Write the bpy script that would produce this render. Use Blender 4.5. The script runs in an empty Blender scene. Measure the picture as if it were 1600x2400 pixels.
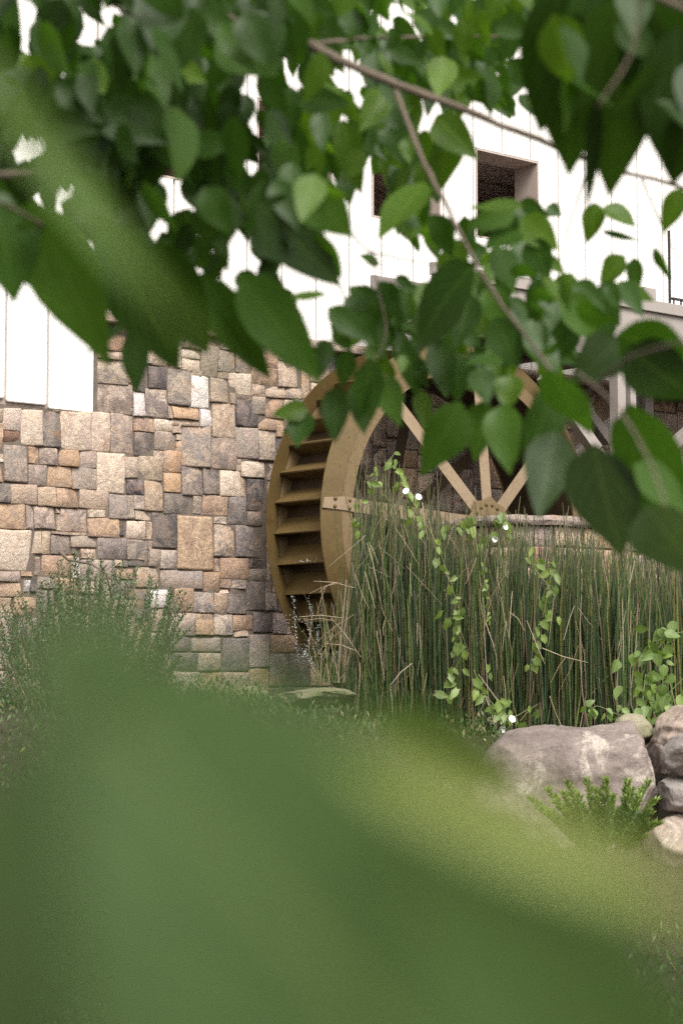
import bpy, bmesh, math, random
from mathutils import Vector, Matrix, noise as mnoise
random.seed(7)
R_ = math.radians
scene = bpy.context.scene
COL = scene.collection

# ------------------------------------------------------------------ camera
TH = 0.08019                      # upward pitch of the lens
F = 5000.0                        # focal length in pixels of the 1600 x 2400 frame
CAM = Vector((0.0, 0.0, 1.4))
cam_d = bpy.data.cameras.new('camera')
cam = bpy.data.objects.new('camera', cam_d)
COL.objects.link(cam)
cam.location = CAM
cam.rotation_euler = (math.pi / 2 + TH, 0, 0)
cam_d.sensor_fit = 'VERTICAL'
cam_d.sensor_height = 36.0
cam_d.lens = 75.0
cam_d.clip_start = 0.02
cam_d.clip_end = 2000
cam_d.dof.use_dof = True
cam_d.dof.focus_distance = 15.8
cam_d.dof.aperture_fstop = 6.3
scene.camera = cam

# ------------------------------------------------------------------ light
SUN_EL, SUN_AZ = R_(50), R_(22)   # azimuth measured from -Y (behind the camera) towards +X
world = bpy.data.worlds.new('World')
scene.world = world
world.use_nodes = True
wn = world.node_tree
wn.nodes.clear()
w_out = wn.nodes.new('ShaderNodeOutputWorld')
w_bg = wn.nodes.new('ShaderNodeBackground')
w_sky = wn.nodes.new('ShaderNodeTexSky')
w_sky.sky_type = 'NISHITA'
w_sky.sun_disc = False
w_sky.sun_elevation = SUN_EL
w_sky.sun_rotation = math.pi - SUN_AZ
w_sky.air_density = 1.0
w_sky.dust_density = 4.0
w_hsv = wn.nodes.new('ShaderNodeHueSaturation')
w_hsv.inputs['Saturation'].default_value = 0.05
wn.links.new(w_sky.outputs[0], w_hsv.inputs['Color'])
w_warm = wn.nodes.new('ShaderNodeMix')
w_warm.data_type = 'RGBA'; w_warm.blend_type = 'MULTIPLY'
w_warm.inputs[0].default_value = 1.0
w_warm.inputs[7].default_value = (1.0, .955, .90, 1)
wn.links.new(w_hsv.outputs[0], w_warm.inputs[6])
wn.links.new(w_warm.outputs[2], w_bg.inputs['Color'])
w_bg.inputs['Strength'].default_value = 0.12
wn.links.new(w_bg.outputs[0], w_out.inputs['Surface'])
sun_d = bpy.data.lights.new('sun', 'SUN')
sun_d.energy = 1.5
sun_d.angle = R_(28)
sun_d.color = (1.0, 0.955, 0.89)
sun = bpy.data.objects.new('sun', sun_d)
COL.objects.link(sun)
sdir = Vector((math.sin(SUN_AZ) * math.cos(SUN_EL), -math.cos(SUN_AZ) * math.cos(SUN_EL), math.sin(SUN_EL)))
sun.rotation_euler = sdir.to_track_quat('Z', 'Y').to_euler()
sun.location = sdir * 40
scene.view_settings.view_transform = 'Standard'
scene.view_settings.look = 'None'
scene.view_settings.exposure = 1.25
scene.view_settings.gamma = 1.0
scene.render.engine = 'CYCLES'
scene.cycles.use_denoising = False
scene.cycles.max_bounces = 8
scene.cycles.diffuse_bounces = 4
scene.cycles.transmission_bounces = 6
scene.cycles.transparent_max_bounces = 8
scene.cycles.caustics_reflective = False
scene.cycles.caustics_refractive = False

# ------------------------------------------------------------------ helpers
RIGHT = Vector((1, 0, 0))
FWD = Vector((0, math.cos(TH), math.sin(TH)))
UP = Vector((0, -math.sin(TH), math.cos(TH)))

def P(px, py, d):
    """Place in the world seen at pixel (px, py) of the photograph, d metres deep."""
    return CAM + (FWD + RIGHT * ((px - 800) / F) - UP * ((py - 1200) / F)) * d

def tag(o, label=None, cat=None, group=None, kind=None):
    if label: o['label'] = label
    if cat: o['category'] = cat
    if group: o['group'] = group
    if kind: o['kind'] = kind
    return o

def empty(name, loc=(0, 0, 0), rz=0.0):
    o = bpy.data.objects.new(name, None)
    o.empty_display_size = 0.1
    o.location = loc
    o.rotation_euler = (0, 0, rz)
    COL.objects.link(o)
    return o

def link(name, me, parent=None, mat=None):
    o = bpy.data.objects.new(name, me)
    COL.objects.link(o)
    if mat is not None and not me.materials: me.materials.append(mat)
    if parent is not None: o.parent = parent
    return o

class MB:
    """Collects vertices and faces, then links them as one mesh object."""
    def __init__(self):
        self.v, self.f, self.c, self.t = [], [], [], []
    def quad(self, a, b, c, d):
        n = len(self.v); self.v += [tuple(a), tuple(b), tuple(c), tuple(d)]; self.f.append((n, n + 1, n + 2, n + 3))
    def box(self, c, s, rot=None):
        n = len(self.v)
        for z in (-.5, .5):
            for x, y in ((-.5, -.5), (.5, -.5), (.5, .5), (-.5, .5)):
                p = Vector((x * s[0], y * s[1], z * s[2]))
                if rot is not None: p = rot @ p
                self.v.append(tuple(p + Vector(c)))
        self.f += [(n + 3, n + 2, n + 1, n), (n + 4, n + 5, n + 6, n + 7)]
        for k in range(4):
            q = (k + 1) % 4
            self.f.append((n + k, n + q, n + 4 + q, n + 4 + k))
    def bar(self, a, b, w, h, up=(0, 0, 1)):
        a, b, up = Vector(a), Vector(b), Vector(up)
        x = (b - a); L = x.length; x.normalize()
        y = up.cross(x).normalized(); z = x.cross(y)
        rot = Matrix((x, y, z)).transposed()
        self.box((a + b) / 2, (L, w, h), rot)
    def tube(self, pts, rad, sides=6, col=None, cap=True):
        pts = [Vector(p) for p in pts]
        n0 = len(self.v); m = len(pts)
        for i, p in enumerate(pts):
            tdir = (pts[min(i + 1, m - 1)] - pts[max(i - 1, 0)])
            if tdir.length < 1e-9: tdir = Vector((0, 0, 1))
            tdir.normalize()
            ref = Vector((0, 1, 0)) if abs(tdir.y) < .9 else Vector((1, 0, 0))
            x = tdir.cross(ref).normalized(); y = tdir.cross(x)
            r = rad[i] if isinstance(rad, (list, tuple)) else rad
            for k in range(sides):
                a = 2 * math.pi * k / sides
                self.v.append(tuple(p + x * (r * math.cos(a)) + y * (r * math.sin(a))))
                if col is not None: self.c.append(col)
                self.t.append(i / (m - 1))
        for i in range(m - 1):
            for k in range(sides):
                q = (k + 1) % sides
                self.f.append((n0 + i * sides + k, n0 + (i + 1) * sides + k, n0 + (i + 1) * sides + q, n0 + i * sides + q))
        if cap:
            self.f.append(tuple(n0 + k for k in range(sides)))
            self.f.append(tuple(n0 + (m - 1) * sides + k for k in reversed(range(sides))))
    def mesh(self, name, smooth=False):
        me = bpy.data.meshes.new(name)
        me.from_pydata(self.v, [], self.f)
        if self.c and len(self.c) == len(self.v):
            at = me.attributes.new('tint', 'FLOAT_COLOR', 'POINT')
            at.data.foreach_set('color', [x for c in self.c for x in (c[0], c[1], c[2], 1.0)])
        if self.t and len(self.t) == len(self.v):
            at = me.attributes.new('along', 'FLOAT', 'POINT')
            at.data.foreach_set('value', self.t)
        if smooth: me.polygons.foreach_set('use_smooth', [True] * len(me.polygons))
        me.update()
        return me
    def build(self, name, mat, parent=None, smooth=False, bevel=0.0):
        me = self.mesh(name, smooth)
        o = link(name, me, parent, mat)
        if bevel:
            b = o.modifiers.new('soft edge', 'BEVEL'); b.width = bevel; b.segments = 2; b.limit_method = 'ANGLE'
        return o

# ------------------------------------------------------------------ materials
def new_mat(name):
    m = bpy.data.materials.new(name); m.use_nodes = True
    nt = m.node_tree
    return m, nt, nt.nodes['Principled BSDF']

def nd(nt, t, **kw):
    n = nt.nodes.new(t)
    for k, v in kw.items():
        if k.startswith('_'): setattr(n, k[1:], v)
        else: n.inputs[k.replace('__', ' ')].default_value = v
    return n

def noise_node(nt, scale, detail=5, rough=.6, coord='Object', dist=0.0, vec=None):
    n = nt.nodes.new('ShaderNodeTexNoise')
    n.inputs['Scale'].default_value = scale
    n.inputs['Detail'].default_value = detail
    n.inputs['Roughness'].default_value = rough
    n.inputs['Distortion'].default_value = dist
    if vec is None:
        if coord == 'Position':
            g = nt.nodes.new('ShaderNodeNewGeometry'); vec = g.outputs['Position']
        else:
            g = nt.nodes.new('ShaderNodeTexCoord'); vec = g.outputs[coord]
    nt.links.new(vec, n.inputs['Vector'])
    return n

def ramp(nt, src, stops):
    r = nt.nodes.new('ShaderNodeValToRGB')
    e = r.color_ramp.elements
    while len(e) < len(stops): e.new(.5)
    for el, (p, c) in zip(e, stops):
        el.position = p
        el.color = (c, c, c, 1) if isinstance(c, (int, float)) else (c[0], c[1], c[2], 1)
    nt.links.new(src, r.inputs['Fac'])
    return r

def mix(nt, fac, a, b, mode='MIX'):
    m = nt.nodes.new('ShaderNodeMix'); m.data_type = 'RGBA'; m.blend_type = mode
    for s, v in ((0, fac), (6, a), (7, b)):
        if hasattr(v, 'links') or hasattr(v, 'is_linked'): nt.links.new(v, m.inputs[s])
        else: m.inputs[s].default_value = v if s == 0 else (v[0], v[1], v[2], 1)
    return m.outputs[2]

def bump(nt, bsdf, src, strength=.3, dist=.01):
    b = nt.nodes.new('ShaderNodeBump')
    b.inputs['Strength'].default_value = strength
    b.inputs['Distance'].default_value = dist
    nt.links.new(src, b.inputs['Height'])
    nt.links.new(b.outputs[0], bsdf.inputs['Normal'])
    return b

def simple(name, col, rough=.6, var=.25, scale=6, bstr=.15, bdist=.004, spec=.4, metal=0.0, coord='Position', bscale=60):
    m, nt, b = new_mat(name)
    n = noise_node(nt, scale, 6, .65, coord)
    r = ramp(nt, n.outputs['Fac'], [(.25, [c * (1 - var) for c in col]), (.75, [min(1, c * (1 + var)) for c in col])])
    nt.links.new(r.outputs[0], b.inputs['Base Color'])
    b.inputs['Roughness'].default_value = rough
    b.inputs['Specular IOR Level'].default_value = spec
    b.inputs['Metallic'].default_value = metal
    if bstr:
        n2 = noise_node(nt, bscale, 6, .7, coord)
        bump(nt, b, n2.outputs['Fac'], bstr, bdist)
    return m

def stone_mat(name='split faced stone', wet=0.0):
    m, nt, b = new_mat(name)
    a = nd(nt, 'ShaderNodeAttribute'); a.attribute_name = 'tint'
    a2 = nd(nt, 'ShaderNodeAttribute'); a2.attribute_name = 'tint_b'
    g = nt.nodes.new('ShaderNodeNewGeometry')
    n1 = noise_node(nt, 7.0, 7, .68, 'Position', .9)
    f1 = ramp(nt, n1.outputs['Fac'], [(.44, 0.0), (.57, 1.0)])
    base = mix(nt, f1.outputs[0], a.outputs['Color'], a2.outputs['Color'])
    n2 = noise_node(nt, 40.0, 9, .8, 'Position', .6)
    f2 = ramp(nt, n2.outputs['Fac'], [(.30, (.50, .48, .48)), (.47, (1, 1, 1)), (.72, (1.22, 1.18, 1.12))])
    base = mix(nt, 1.0, base, f2.outputs[0], 'MULTIPLY')
    n4 = noise_node(nt, 150.0, 3, .7, 'Position')
    f4 = ramp(nt, n4.outputs['Fac'], [(.33, .5), (.5, 1.0), (.68, 1.2)])
    base = mix(nt, .8, base, f4.outputs[0], 'MULTIPLY')
    # rusty veins
    n5 = noise_node(nt, 4.2, 6, .7, 'Position', 1.6)
    f5 = ramp(nt, n5.outputs['Fac'], [(.56, 0.0), (.68, .55)])
    base = mix(nt, f5.outputs[0], base, (.36, .20, .10))
    nt.links.new(base, b.inputs['Base Color'])
    b.inputs['Roughness'].default_value = .85
    b.inputs['Specular IOR Level'].default_value = .25
    n3 = noise_node(nt, 16.0, 9, .72, 'Position', .7)
    bump(nt, b, n3.outputs['Fac'], .8, .032)
    return m

M = {}
M['stone'] = stone_mat()
M['mortar'] = simple('recessed mortar', (.13, .105, .085), .95, .35, 12, .6, .01)
M['siding'] = simple('white painted board', (.80, .785, .76), .55, .025, 2.0, .08, .002)
M['seam'] = simple('brownish grey seam', (.30, .25, .215), .8, .45, 30, .3, .004)
M['reveal'] = simple('greige painted reveal', (.40, .335, .30), .7, .06, 4, .08, .002)
M['interior'] = simple('soffit boards', (.46, .385, .35), .8, .25, 10, .15, .004)
M['interior_wall'] = simple('inner wall', (.55, .47, .43), .9, .2, 4, .1, .003)

def wheel_mat(name, col, var=.22):
    m, nt, b = new_mat(name)
    n = noise_node(nt, 3.5, 7, .7, 'Object', .6)
    r = ramp(nt, n.outputs['Fac'], [(.3, [c * (1 - var) for c in col]), (.7, [c * (1 + var) for c in col])])
    n2 = noise_node(nt, 45, 6, .75, 'Object')
    r2 = ramp(nt, n2.outputs['Fac'], [(.3, .72), (.55, 1.0), (.75, 1.18)])
    c = mix(nt, .75, r.outputs[0], r2.outputs[0], 'MULTIPLY')
    n3 = noise_node(nt, 6, 8, .8, 'Object', 1.2)
    f3 = ramp(nt, n3.outputs['Fac'], [(.58, 0.0), (.72, .6)])
    c = mix(nt, f3.outputs[0], c, (.075, .042, .02))
    nt.links.new(c, b.inputs['Base Color'])
    b.inputs['Roughness'].default_value = .55
    b.inputs['Specular IOR Level'].default_value = .3
    n4 = noise_node(nt, 90, 4, .7, 'Object')
    bump(nt, b, n4.outputs['Fac'], .16, .004)
    return m
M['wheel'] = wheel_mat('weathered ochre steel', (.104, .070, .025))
M['wheel_face'] = wheel_mat('lighter ochre steel', (.165, .118, .062), .12)  # lighter tone for the flange rings and hub plates
M['wheel_spoke'] = wheel_mat('lit ochre steel bars', (.225, .168, .108), .10)  # light on the front bars put into a paler colour
M['wheel_in'] = wheel_mat('shade darkened wheel steel', (.045, .03, .015), .4)  # inner shade painted in: darkens sole drum, far spokes and axle
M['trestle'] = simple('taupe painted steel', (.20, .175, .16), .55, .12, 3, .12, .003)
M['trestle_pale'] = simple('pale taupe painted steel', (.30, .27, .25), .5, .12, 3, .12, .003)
M['rail'] = simple('black railing steel', (.02, .02, .022), .4, .2, 8, .05)
M['soil'] = simple('damp soil and leaf litter', (.055, .042, .028), .95, .5, 14, .8, .03)
def boulder_mat(name, c1, c2, c3):
    m, nt, b = new_mat(name)
    n1 = noise_node(nt, 2.2, 8, .62, 'Object', .4)
    f1 = ramp(nt, n1.outputs['Fac'], [(.42, 0.0), (.55, 1.0)])
    base = mix(nt, f1.outputs[0], c1, c2)
    n6 = noise_node(nt, 2.7, 9, .72, 'Object', .7)
    f6 = ramp(nt, n6.outputs['Fac'], [(.55, 0.0), (.60, .85)])
    base = mix(nt, f6.outputs[0], base, c3)
    n2 = noise_node(nt, 40, 7, .75, 'Object')
    f2 = ramp(nt, n2.outputs['Fac'], [(.3, .62), (.52, 1.0), (.72, 1.2)])
    base = mix(nt, .85, base, f2.outputs[0], 'MULTIPLY')
    nt.links.new(base, b.inputs['Base Color'])
    b.inputs['Roughness'].default_value = .88
    b.inputs['Specular IOR Level'].default_value = .25
    n3 = noise_node(nt, 22, 9, .7, 'Object', .4)
    bump(nt, b, n3.outputs['Fac'], .55, .02)
    return m
M['boulder'] = boulder_mat('grey brown boulder', (.15, .122, .112), (.215, .178, .162), (.40, .355, .31))
M['boulder_tan'] = boulder_mat('tan layered rock', (.33, .27, .22), (.25, .20, .17), (.42, .37, .31))
M['boulder_grey'] = boulder_mat('grey rock', (.21, .19, .18), (.27, .24, .22), (.33, .30, .27))
M['ledge'] = boulder_mat('pale flat ledge stone', (.26, .235, .17), (.20, .19, .12), (.15, .17, .085))

def leaf_mat(name, c, trans=.35, gloss=.38, var=.3, spec=.5, yellow=.0):
    m, nt, b = new_mat(name)
    oi = nt.nodes.new('ShaderNodeObjectInfo')
    tc = nt.nodes.new('ShaderNodeTexCoord')
    r = ramp(nt, oi.outputs['Random'], [(0.0, [x * (1 - var) for x in c]), (.6, c), (1.0, (c[0] * (1 + var * 1.4), c[1] * (1 + var), c[2] * (1 + var * .4)))])
    n = noise_node(nt, 9, 4, .6, 'UV')
    r2 = ramp(nt, n.outputs['Fac'], [(.3, .8), (.7, 1.18)])
    col = mix(nt, 1.0, r.outputs[0], r2.outputs[0], 'MULTIPLY')
    # veins: fine side ribs running from the midrib, plus the midrib itself
    sx = nt.nodes.new('ShaderNodeSeparateXYZ'); nt.links.new(tc.outputs['UV'], sx.inputs[0])
    ab = nd(nt, 'ShaderNodeMath', _operation='ABSOLUTE'); nt.links.new(sx.outputs[0], ab.inputs[0])
    ma = nd(nt, 'ShaderNodeMath', _operation='MULTIPLY_ADD'); nt.links.new(ab.outputs[0], ma.inputs[0]); ma.inputs[1].default_value = -.42; nt.links.new(sx.outputs[1], ma.inputs[2])
    sc = nd(nt, 'ShaderNodeMath', _operation='MULTIPLY'); nt.links.new(ma.outputs[0], sc.inputs[0]); sc.inputs[1].default_value = 7.0 * 2 * math.pi
    sn = nd(nt, 'ShaderNodeMath', _operation='SINE'); nt.links.new(sc.outputs[0], sn.inputs[0])
    rv = ramp(nt, sn.outputs[0], [(.0, 0.0), (.86, 0.0), (.98, .35)])
    rm = ramp(nt, ab.outputs[0], [(.0, .8), (.055, .0)])
    mx = nd(nt, 'ShaderNodeMath', _operation='MAXIMUM'); nt.links.new(rv.outputs[0], mx.inputs[0]); nt.links.new(rm.outputs[0], mx.inputs[1])
    col = mix(nt, mx.outputs[0], col, (c[0] * 1.9 + .02, c[1] * 1.6 + .02, c[2] * 1.6 + .01))
    nt.links.new(col, b.inputs['Base Color'])
    b.inputs['Roughness'].default_value = gloss
    b.inputs['Specular IOR Level'].default_value = spec
    bump(nt, b, mx.outputs[0], -.35, .003)
    tr = nt.nodes.new('ShaderNodeBsdfTranslucent')
    tcol = mix(nt, 1.0, col, (1.5, 1.7, .55), 'MULTIPLY')
    nt.links.new(tcol, tr.inputs['Color'])
    ms = nt.nodes.new('ShaderNodeMixShader'); ms.inputs[0].default_value = trans
    nt.links.new(b.outputs[0], ms.inputs[1]); nt.links.new(tr.outputs[0], ms.inputs[2])
    nt.links.new(ms.outputs[0], nt.nodes['Material Output'].inputs['Surface'])
    return m
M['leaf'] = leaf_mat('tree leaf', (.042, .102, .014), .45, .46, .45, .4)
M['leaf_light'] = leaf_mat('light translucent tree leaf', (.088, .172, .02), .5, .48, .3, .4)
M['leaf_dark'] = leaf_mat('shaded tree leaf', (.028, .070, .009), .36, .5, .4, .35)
M['leaf_pale'] = leaf_mat('grey green leaf', (.062, .108, .05), .28, .4, .15, .5)
M['leaf_streak'] = leaf_mat('pale blade near lens', (.14, .23, .08), .3, .5, .1, .3)
M['leaf_fore'] = leaf_mat('shrub leaf near lens', (.050, .092, .026), .26, .58, .15, .25)
M['leaf_yellow'] = leaf_mat('lit yellow green leaf', (.29, .34, .13), .45, .5, .1, .25)  # light through the blade put into its pale base colour
M['leaf_vine'] = leaf_mat('bindweed leaf', (.15, .225, .06), .35, .5, .3)
M['leaf_weed'] = leaf_mat('light green weed leaf', (.14, .22, .06), .35, .5, .3)
M['bark'] = simple('grey brown twig bark', (.13, .10, .075), .8, .35, 20, .5, .004)
M['petal'] = simple('white bindweed petal', (.82, .82, .80), .6, .03, 20, 0)
M['stem'] = simple('green vine stem', (.16, .20, .07), .6, .3, 20, 0)

def tint_mat(name, rough=.5, trans=0.0, bands=False, spec=.4):
    m, nt, b = new_mat(name)
    a = nd(nt, 'ShaderNodeAttribute'); a.attribute_name = 'tint'
    col = a.outputs['Color']
    if bands:
        t = nd(nt, 'ShaderNodeAttribute'); t.attribute_name = 'along'
        mu = nd(nt, 'ShaderNodeMath', _operation='MULTIPLY'); nt.links.new(t.outputs['Fac'], mu.inputs[0]); mu.inputs[1].default_value = 17.0
        fr = nd(nt, 'ShaderNodeMath', _operation='FRACT'); nt.links.new(mu.outputs[0], fr.inputs[0])
        r = ramp(nt, fr.outputs[0], [(0.0, (.08, .07, .06)), (.07, (.10, .09, .07)), (.10, (1.5, 1.45, 1.2)), (.16, (1, 1, 1)), (1.0, (.92, .95, .95))])
        col = mix(nt, .8, col, r.outputs[0], 'MULTIPLY')
        rt = ramp(nt, t.outputs['Fac'], [(.72, 0.0), (.98, .5)])
        col = mix(nt, rt.outputs[0], col, (.17, .135, .095))
    nt.links.new(col, b.inputs['Base Color'])
    b.inputs['Roughness'].default_value = rough
    b.inputs['Specular IOR Level'].default_value = spec
    if trans:
        tr = nt.nodes.new('ShaderNodeBsdfTranslucent'); nt.links.new(col, tr.inputs['Color'])
        ms = nt.nodes.new('ShaderNodeMixShader'); ms.inputs[0].default_value = trans
        nt.links.new(b.outputs[0], ms.inputs[1]); nt.links.new(tr.outputs[0], ms.inputs[2])
        nt.links.new(ms.outputs[0], nt.nodes['Material Output'].inputs['Surface'])
    return m
M['reed'] = tint_mat('horsetail stem', .42, 0, True)
M['stalk'] = tint_mat('dead stalk', .75)
M['small_leaf'] = tint_mat('small shrub leaf', .5, .25)

def water_mat():
    m, nt, b = new_mat('dark pool water')
    b.inputs['Base Color'].default_value = (.012, .018, .012, 1)
    b.inputs['Roughness'].default_value = .06
    n = noise_node(nt, 9, 4, .6, 'Position'); bump(nt, b, n.outputs['Fac'], .25, .02)
    return m
M['water'] = water_mat()
def drop_mat():
    m, nt, b = new_mat('water drops')
    b.inputs['Base Color'].default_value = (.85, .88, .9, 1); b.inputs['Roughness'].default_value = .08
    b.inputs['Specular IOR Level'].default_value = .8
    b.inputs['Transmission Weight'].default_value = .35
    return m
M['drop'] = drop_mat()

# ------------------------------------------------------------------ frame of the mill: u along the wall, n out of it, z up from the hub
WR = 1.5                                     # wheel radius
PSI = 0.71306
E_ = Vector((math.cos(PSI), math.sin(PSI), 0))
N_ = Vector((math.sin(PSI), -math.cos(PSI), 0))
HUB = CAM + Vector((0.67544, 11.34268, 0.83209)) * WR
WALL_OFF = -.72 * WR
def W(u, n, z):                              # metres in the mill frame
    return HUB + E_ * u + N_ * n + Vector((0, 0, z))
ROT = Matrix((E_, N_, Vector((0, 0, 1)))).transposed()
def px_to_wall(px, py, off=WALL_OFF):
    r = FWD + RIGHT * ((px - 800) / F) - UP * ((py - 1200) / F)
    O = (HUB - CAM) + N_ * off
    t = O.dot(N_) / r.dot(N_)
    q = r * t - O
    return q.dot(E_), q.z
def to_px(p):
    q = p - CAM
    d = q.dot(FWD)
    return 800 + F * q.dot(RIGHT) / d, 1200 - F * q.dot(UP) / d, d

def smooth(a, b, x):
    t = max(0.0, min(1.0, (x - a) / (b - a)))
    return t * t * (3 - 2 * t)

# ------------------------------------------------------------------ ground, one sheet to the horizon
def ground_z(x, y):
    q = Vector((x, y, 0)) - Vector((HUB.x, HUB.y, 0))
    u, n = q.dot(E_), q.dot(N_)
    z = .75 * smooth(8.3, 12.0, y)
    z += .32 * smooth(11.0, 12.6, y)
    left = 1 - smooth(-.9, .6, x)
    z += left * (.22 * smooth(10, 14.0, y))
    far = max(abs(x) / 40.0, abs(y - 15) / 60.0)
    z -= .5 * smooth(.6, 3.0, far)
    pit = smooth(-2.6, -2.1, u) * (1 - smooth(1.9, 2.4, u)) * (1 - smooth(.42, .75, n))
    z = z * (1 - pit) + (.35) * pit
    z += .035 * mnoise.noise(Vector((x * 1.3, y * 1.3, .3))) + .012 * mnoise.noise(Vector((x * 5, y * 5, 2.3)))
    return z
def axis(lo, hi, fine_lo, fine_hi, step):
    out = []
    v = fine_lo
    while v <= fine_hi: out.append(v); v += step
    s = step; a = fine_lo
    while a > lo: s *= 1.6; a -= s; out.insert(0, a)
    s = step; b = out[-1]
    while b < hi: s *= 1.6; b += s; out.append(b)
    return out
gx = axis(-600, 600, -5, 6, .12); gy = axis(-600, 900, -1.5, 19, .12)
g = MB()
for y in gy:
    for x in gx: g.v.append((x, y, ground_z(x, y)))
nx = len(gx)
for j in range(len(gy) - 1):
    for i in range(nx - 1):
        g.f.append((j * nx + i, j * nx + i + 1, (j + 1) * nx + i + 1, (j + 1) * nx + i))
tag(g.build('ground', M['soil'], None, True), kind='structure')
pool = MB(); pz = .98 - HUB.z
pool.quad(W(-2.5, .72, pz), W(2.35, .72, pz), W(2.35, WALL_OFF + .02, pz), W(-2.5, WALL_OFF + .02, pz))
tag(pool.build('pool_water', M['water']), kind='structure')

# ------------------------------------------------------------------ mill building
mill = tag(empty('mill_building', W(0, WALL_OFF - .0, -HUB.z + .3), PSI), 'white boarded mill building with a tan and grey stone base wall behind the wheel', 'building')
mill_inv = Matrix.Translation(mill.location).inverted()
MI = (Matrix.Translation(mill.location) @ Matrix.Rotation(PSI, 4, 'Z')).inverted()
def local(p): return MI @ p
STONE_TOP = .985 * WR
U0, U1 = -2.95 * WR, 3.3 * WR
VB = -1.05 * WR
# panel notch at the left: siding drops lower than the stone top
NU = px_to_wall(225, 900)[0]
NV0 = px_to_wall(114, 958)[1]

def wall_slab(u0, u1, v0, v1, off0, off1):
    b = MB()
    vs = [local(W(u, WALL_OFF + o, v)) for v in (v0, v1) for (u, o) in ((u0, off0), (u1, off0), (u1, off1), (u0, off1))]
    b.v = [tuple(p) for p in vs]
    b.f = [(3, 2, 1, 0), (4, 5, 6, 7), (0, 1, 5, 4), (1, 2, 6, 5), (2, 3, 7, 6), (3, 0, 4, 7)]
    return b
base_wall = wall_slab(NU, U1, VB, STONE_TOP, -.02, -.38).build('base_wall', M['mortar'], mill)
bw2 = wall_slab(U0, NU - .001, VB, NV0, -.02, -.38)
bwm = bw2.build('base_wall', M['mortar'], mill)

# stones: those that can be read in the photograph are set where they are, the rest fills the wall
TONES = {  # base tone, second tone
    'W': ((.66, .63, .60), (.54, .50, .47)), 'L': ((.56, .47, .385), (.47, .385, .31)), 'B': ((.45, .36, .275), (.33, .265, .21)),
    'T': ((.40, .29, .20), (.29, .21, .16)), 'O': ((.42, .29, .18), (.38, .29, .215)), 'R': ((.27, .155, .115), (.23, .15, .11)),
    'M': ((.41, .335, .27), (.22, .185, .165)), 'G': ((.28, .238, .207), (.37, .305, .25)), 'D': ((.15, .132, .122), (.24, .205, .178)),
    'K': ((.088, .08, .08), (.19, .16, .145))}
Z1 = [(1300,40,1530,140,'B'),(1200,160,1440,345,'T'),(1105,350,1440,435,'B'),(1100,428,1430,712,'M'),(1100,708,1488,1045,'M'),
 (-60,985,42,1140,'B'),(48,985,240,1228,'L'),(55,1235,230,1355,'R'),(242,1000,478,1395,'L'),(483,1020,683,1415,'D'),(570,985,680,1012,'L'),(687,1002,1025,1450,'L'),(1015,1030,1230,1465,'L'),(1238,1045,1500,1490,'M'),(-60,1145,48,1450,'T')]
Z3 = [(-60,20,50,105,'L'),(-60,110,43,325,'T'),(55,-88,318,330,'G'),(330,-60,445,128,'T'),(450,-45,650,142,'M'),(672,-30,888,155,'O'),(893,-15,1078,178,'G'),(330,135,535,370,'G'),(545,160,805,388,'O'),(812,175,1078,413,'G'),(1085,10,1395,452,'L'),(1402,55,1550,288,'B'),
 (-60,345,118,555,'D'),(125,360,425,580,'B'),(430,382,630,600,'B'),(640,400,880,618,'T'),(890,420,1225,628,'B'),(1230,470,1500,742,'G'),
 (-60,565,298,852,'T'),(305,590,390,852,'G'),(397,600,625,852,'M'),(632,620,678,678,'B'),(637,685,673,870,'B'),(682,632,985,888,'G'),(990,642,1185,722,'L'),(990,735,1345,948,'T'),
 (-60,865,363,1318,'L'),(367,872,470,1130,'B'),(477,880,572,1140,'B'),(580,890,985,918,'B'),(580,925,795,1140,'M'),(800,925,1090,1060,'G'),(1100,952,1418,1190,'D'),(1422,972,1620,1200,'G'),
 (-60,1326,240,1438,'G'),(-60,1443,240,1610,'T'),(250,1330,370,1380,'T'),(820,1172,900,1400,'W'),(1290,1197,1372,1265,'B'),(280,1430,345,1550,'W'),(-60,1620,130,1790,'B'),(480,1150,815,1380,'T'),(905,1080,1090,1190,'B'),(905,1200,1280,1420,'G')]
Z2 = [(65,690,172,930,'W'),(177,668,388,945,'M'),(205,450,390,662,'K'),(398,478,605,822,'G'),(520,380,713,490,'L'),(520,290,713,372,'L'),(720,260,868,550,'G'),(877,300,1045,498,'G'),(880,505,980,568,'B'),(612,492,718,537,'B'),(615,542,793,852,'W'),(802,565,980,798,'B'),(987,517,1190,713,'L'),(990,708,1050,810,'B'),(1195,460,1450,628,'T'),(1195,622,1335,738,'B'),(1340,642,1520,750,'B'),(1455,400,1650,648,'B'),(1523,660,1690,760,'M'),(1057,782,1265,1030,'K'),(1060,712,1205,778,'B'),(1210,742,1330,913,'M'),(1335,757,1510,948,'T'),(1515,770,1600,900,'L'),(1270,947,1450,1063,'T'),(392,837,435,948,'B'),(440,840,700,958,'O'),(440,962,700,1020,'B'),(705,867,815,1030,'W'),(820,802,1045,1138,'B'),(817,1137,1050,1448,'M'),(1050,1042,1265,1338,'G'),(1268,1065,1440,1358,'M'),(68,947,255,1080,'T'),(260,962,435,1075,'L'),(440,992,520,1095,'B'),(70,1090,260,1318,'D'),(265,1077,470,1263,'G'),(475,1102,520,1160,'B'),(475,1167,520,1265,'B'),(525,1017,808,1418,'G'),(265,1267,345,1328,'L'),(470,250,515,460,'L'),(60,290,240,410,'L'),(1200,320,1450,455,'T'),(220,300,395,440,'B')]
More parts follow.
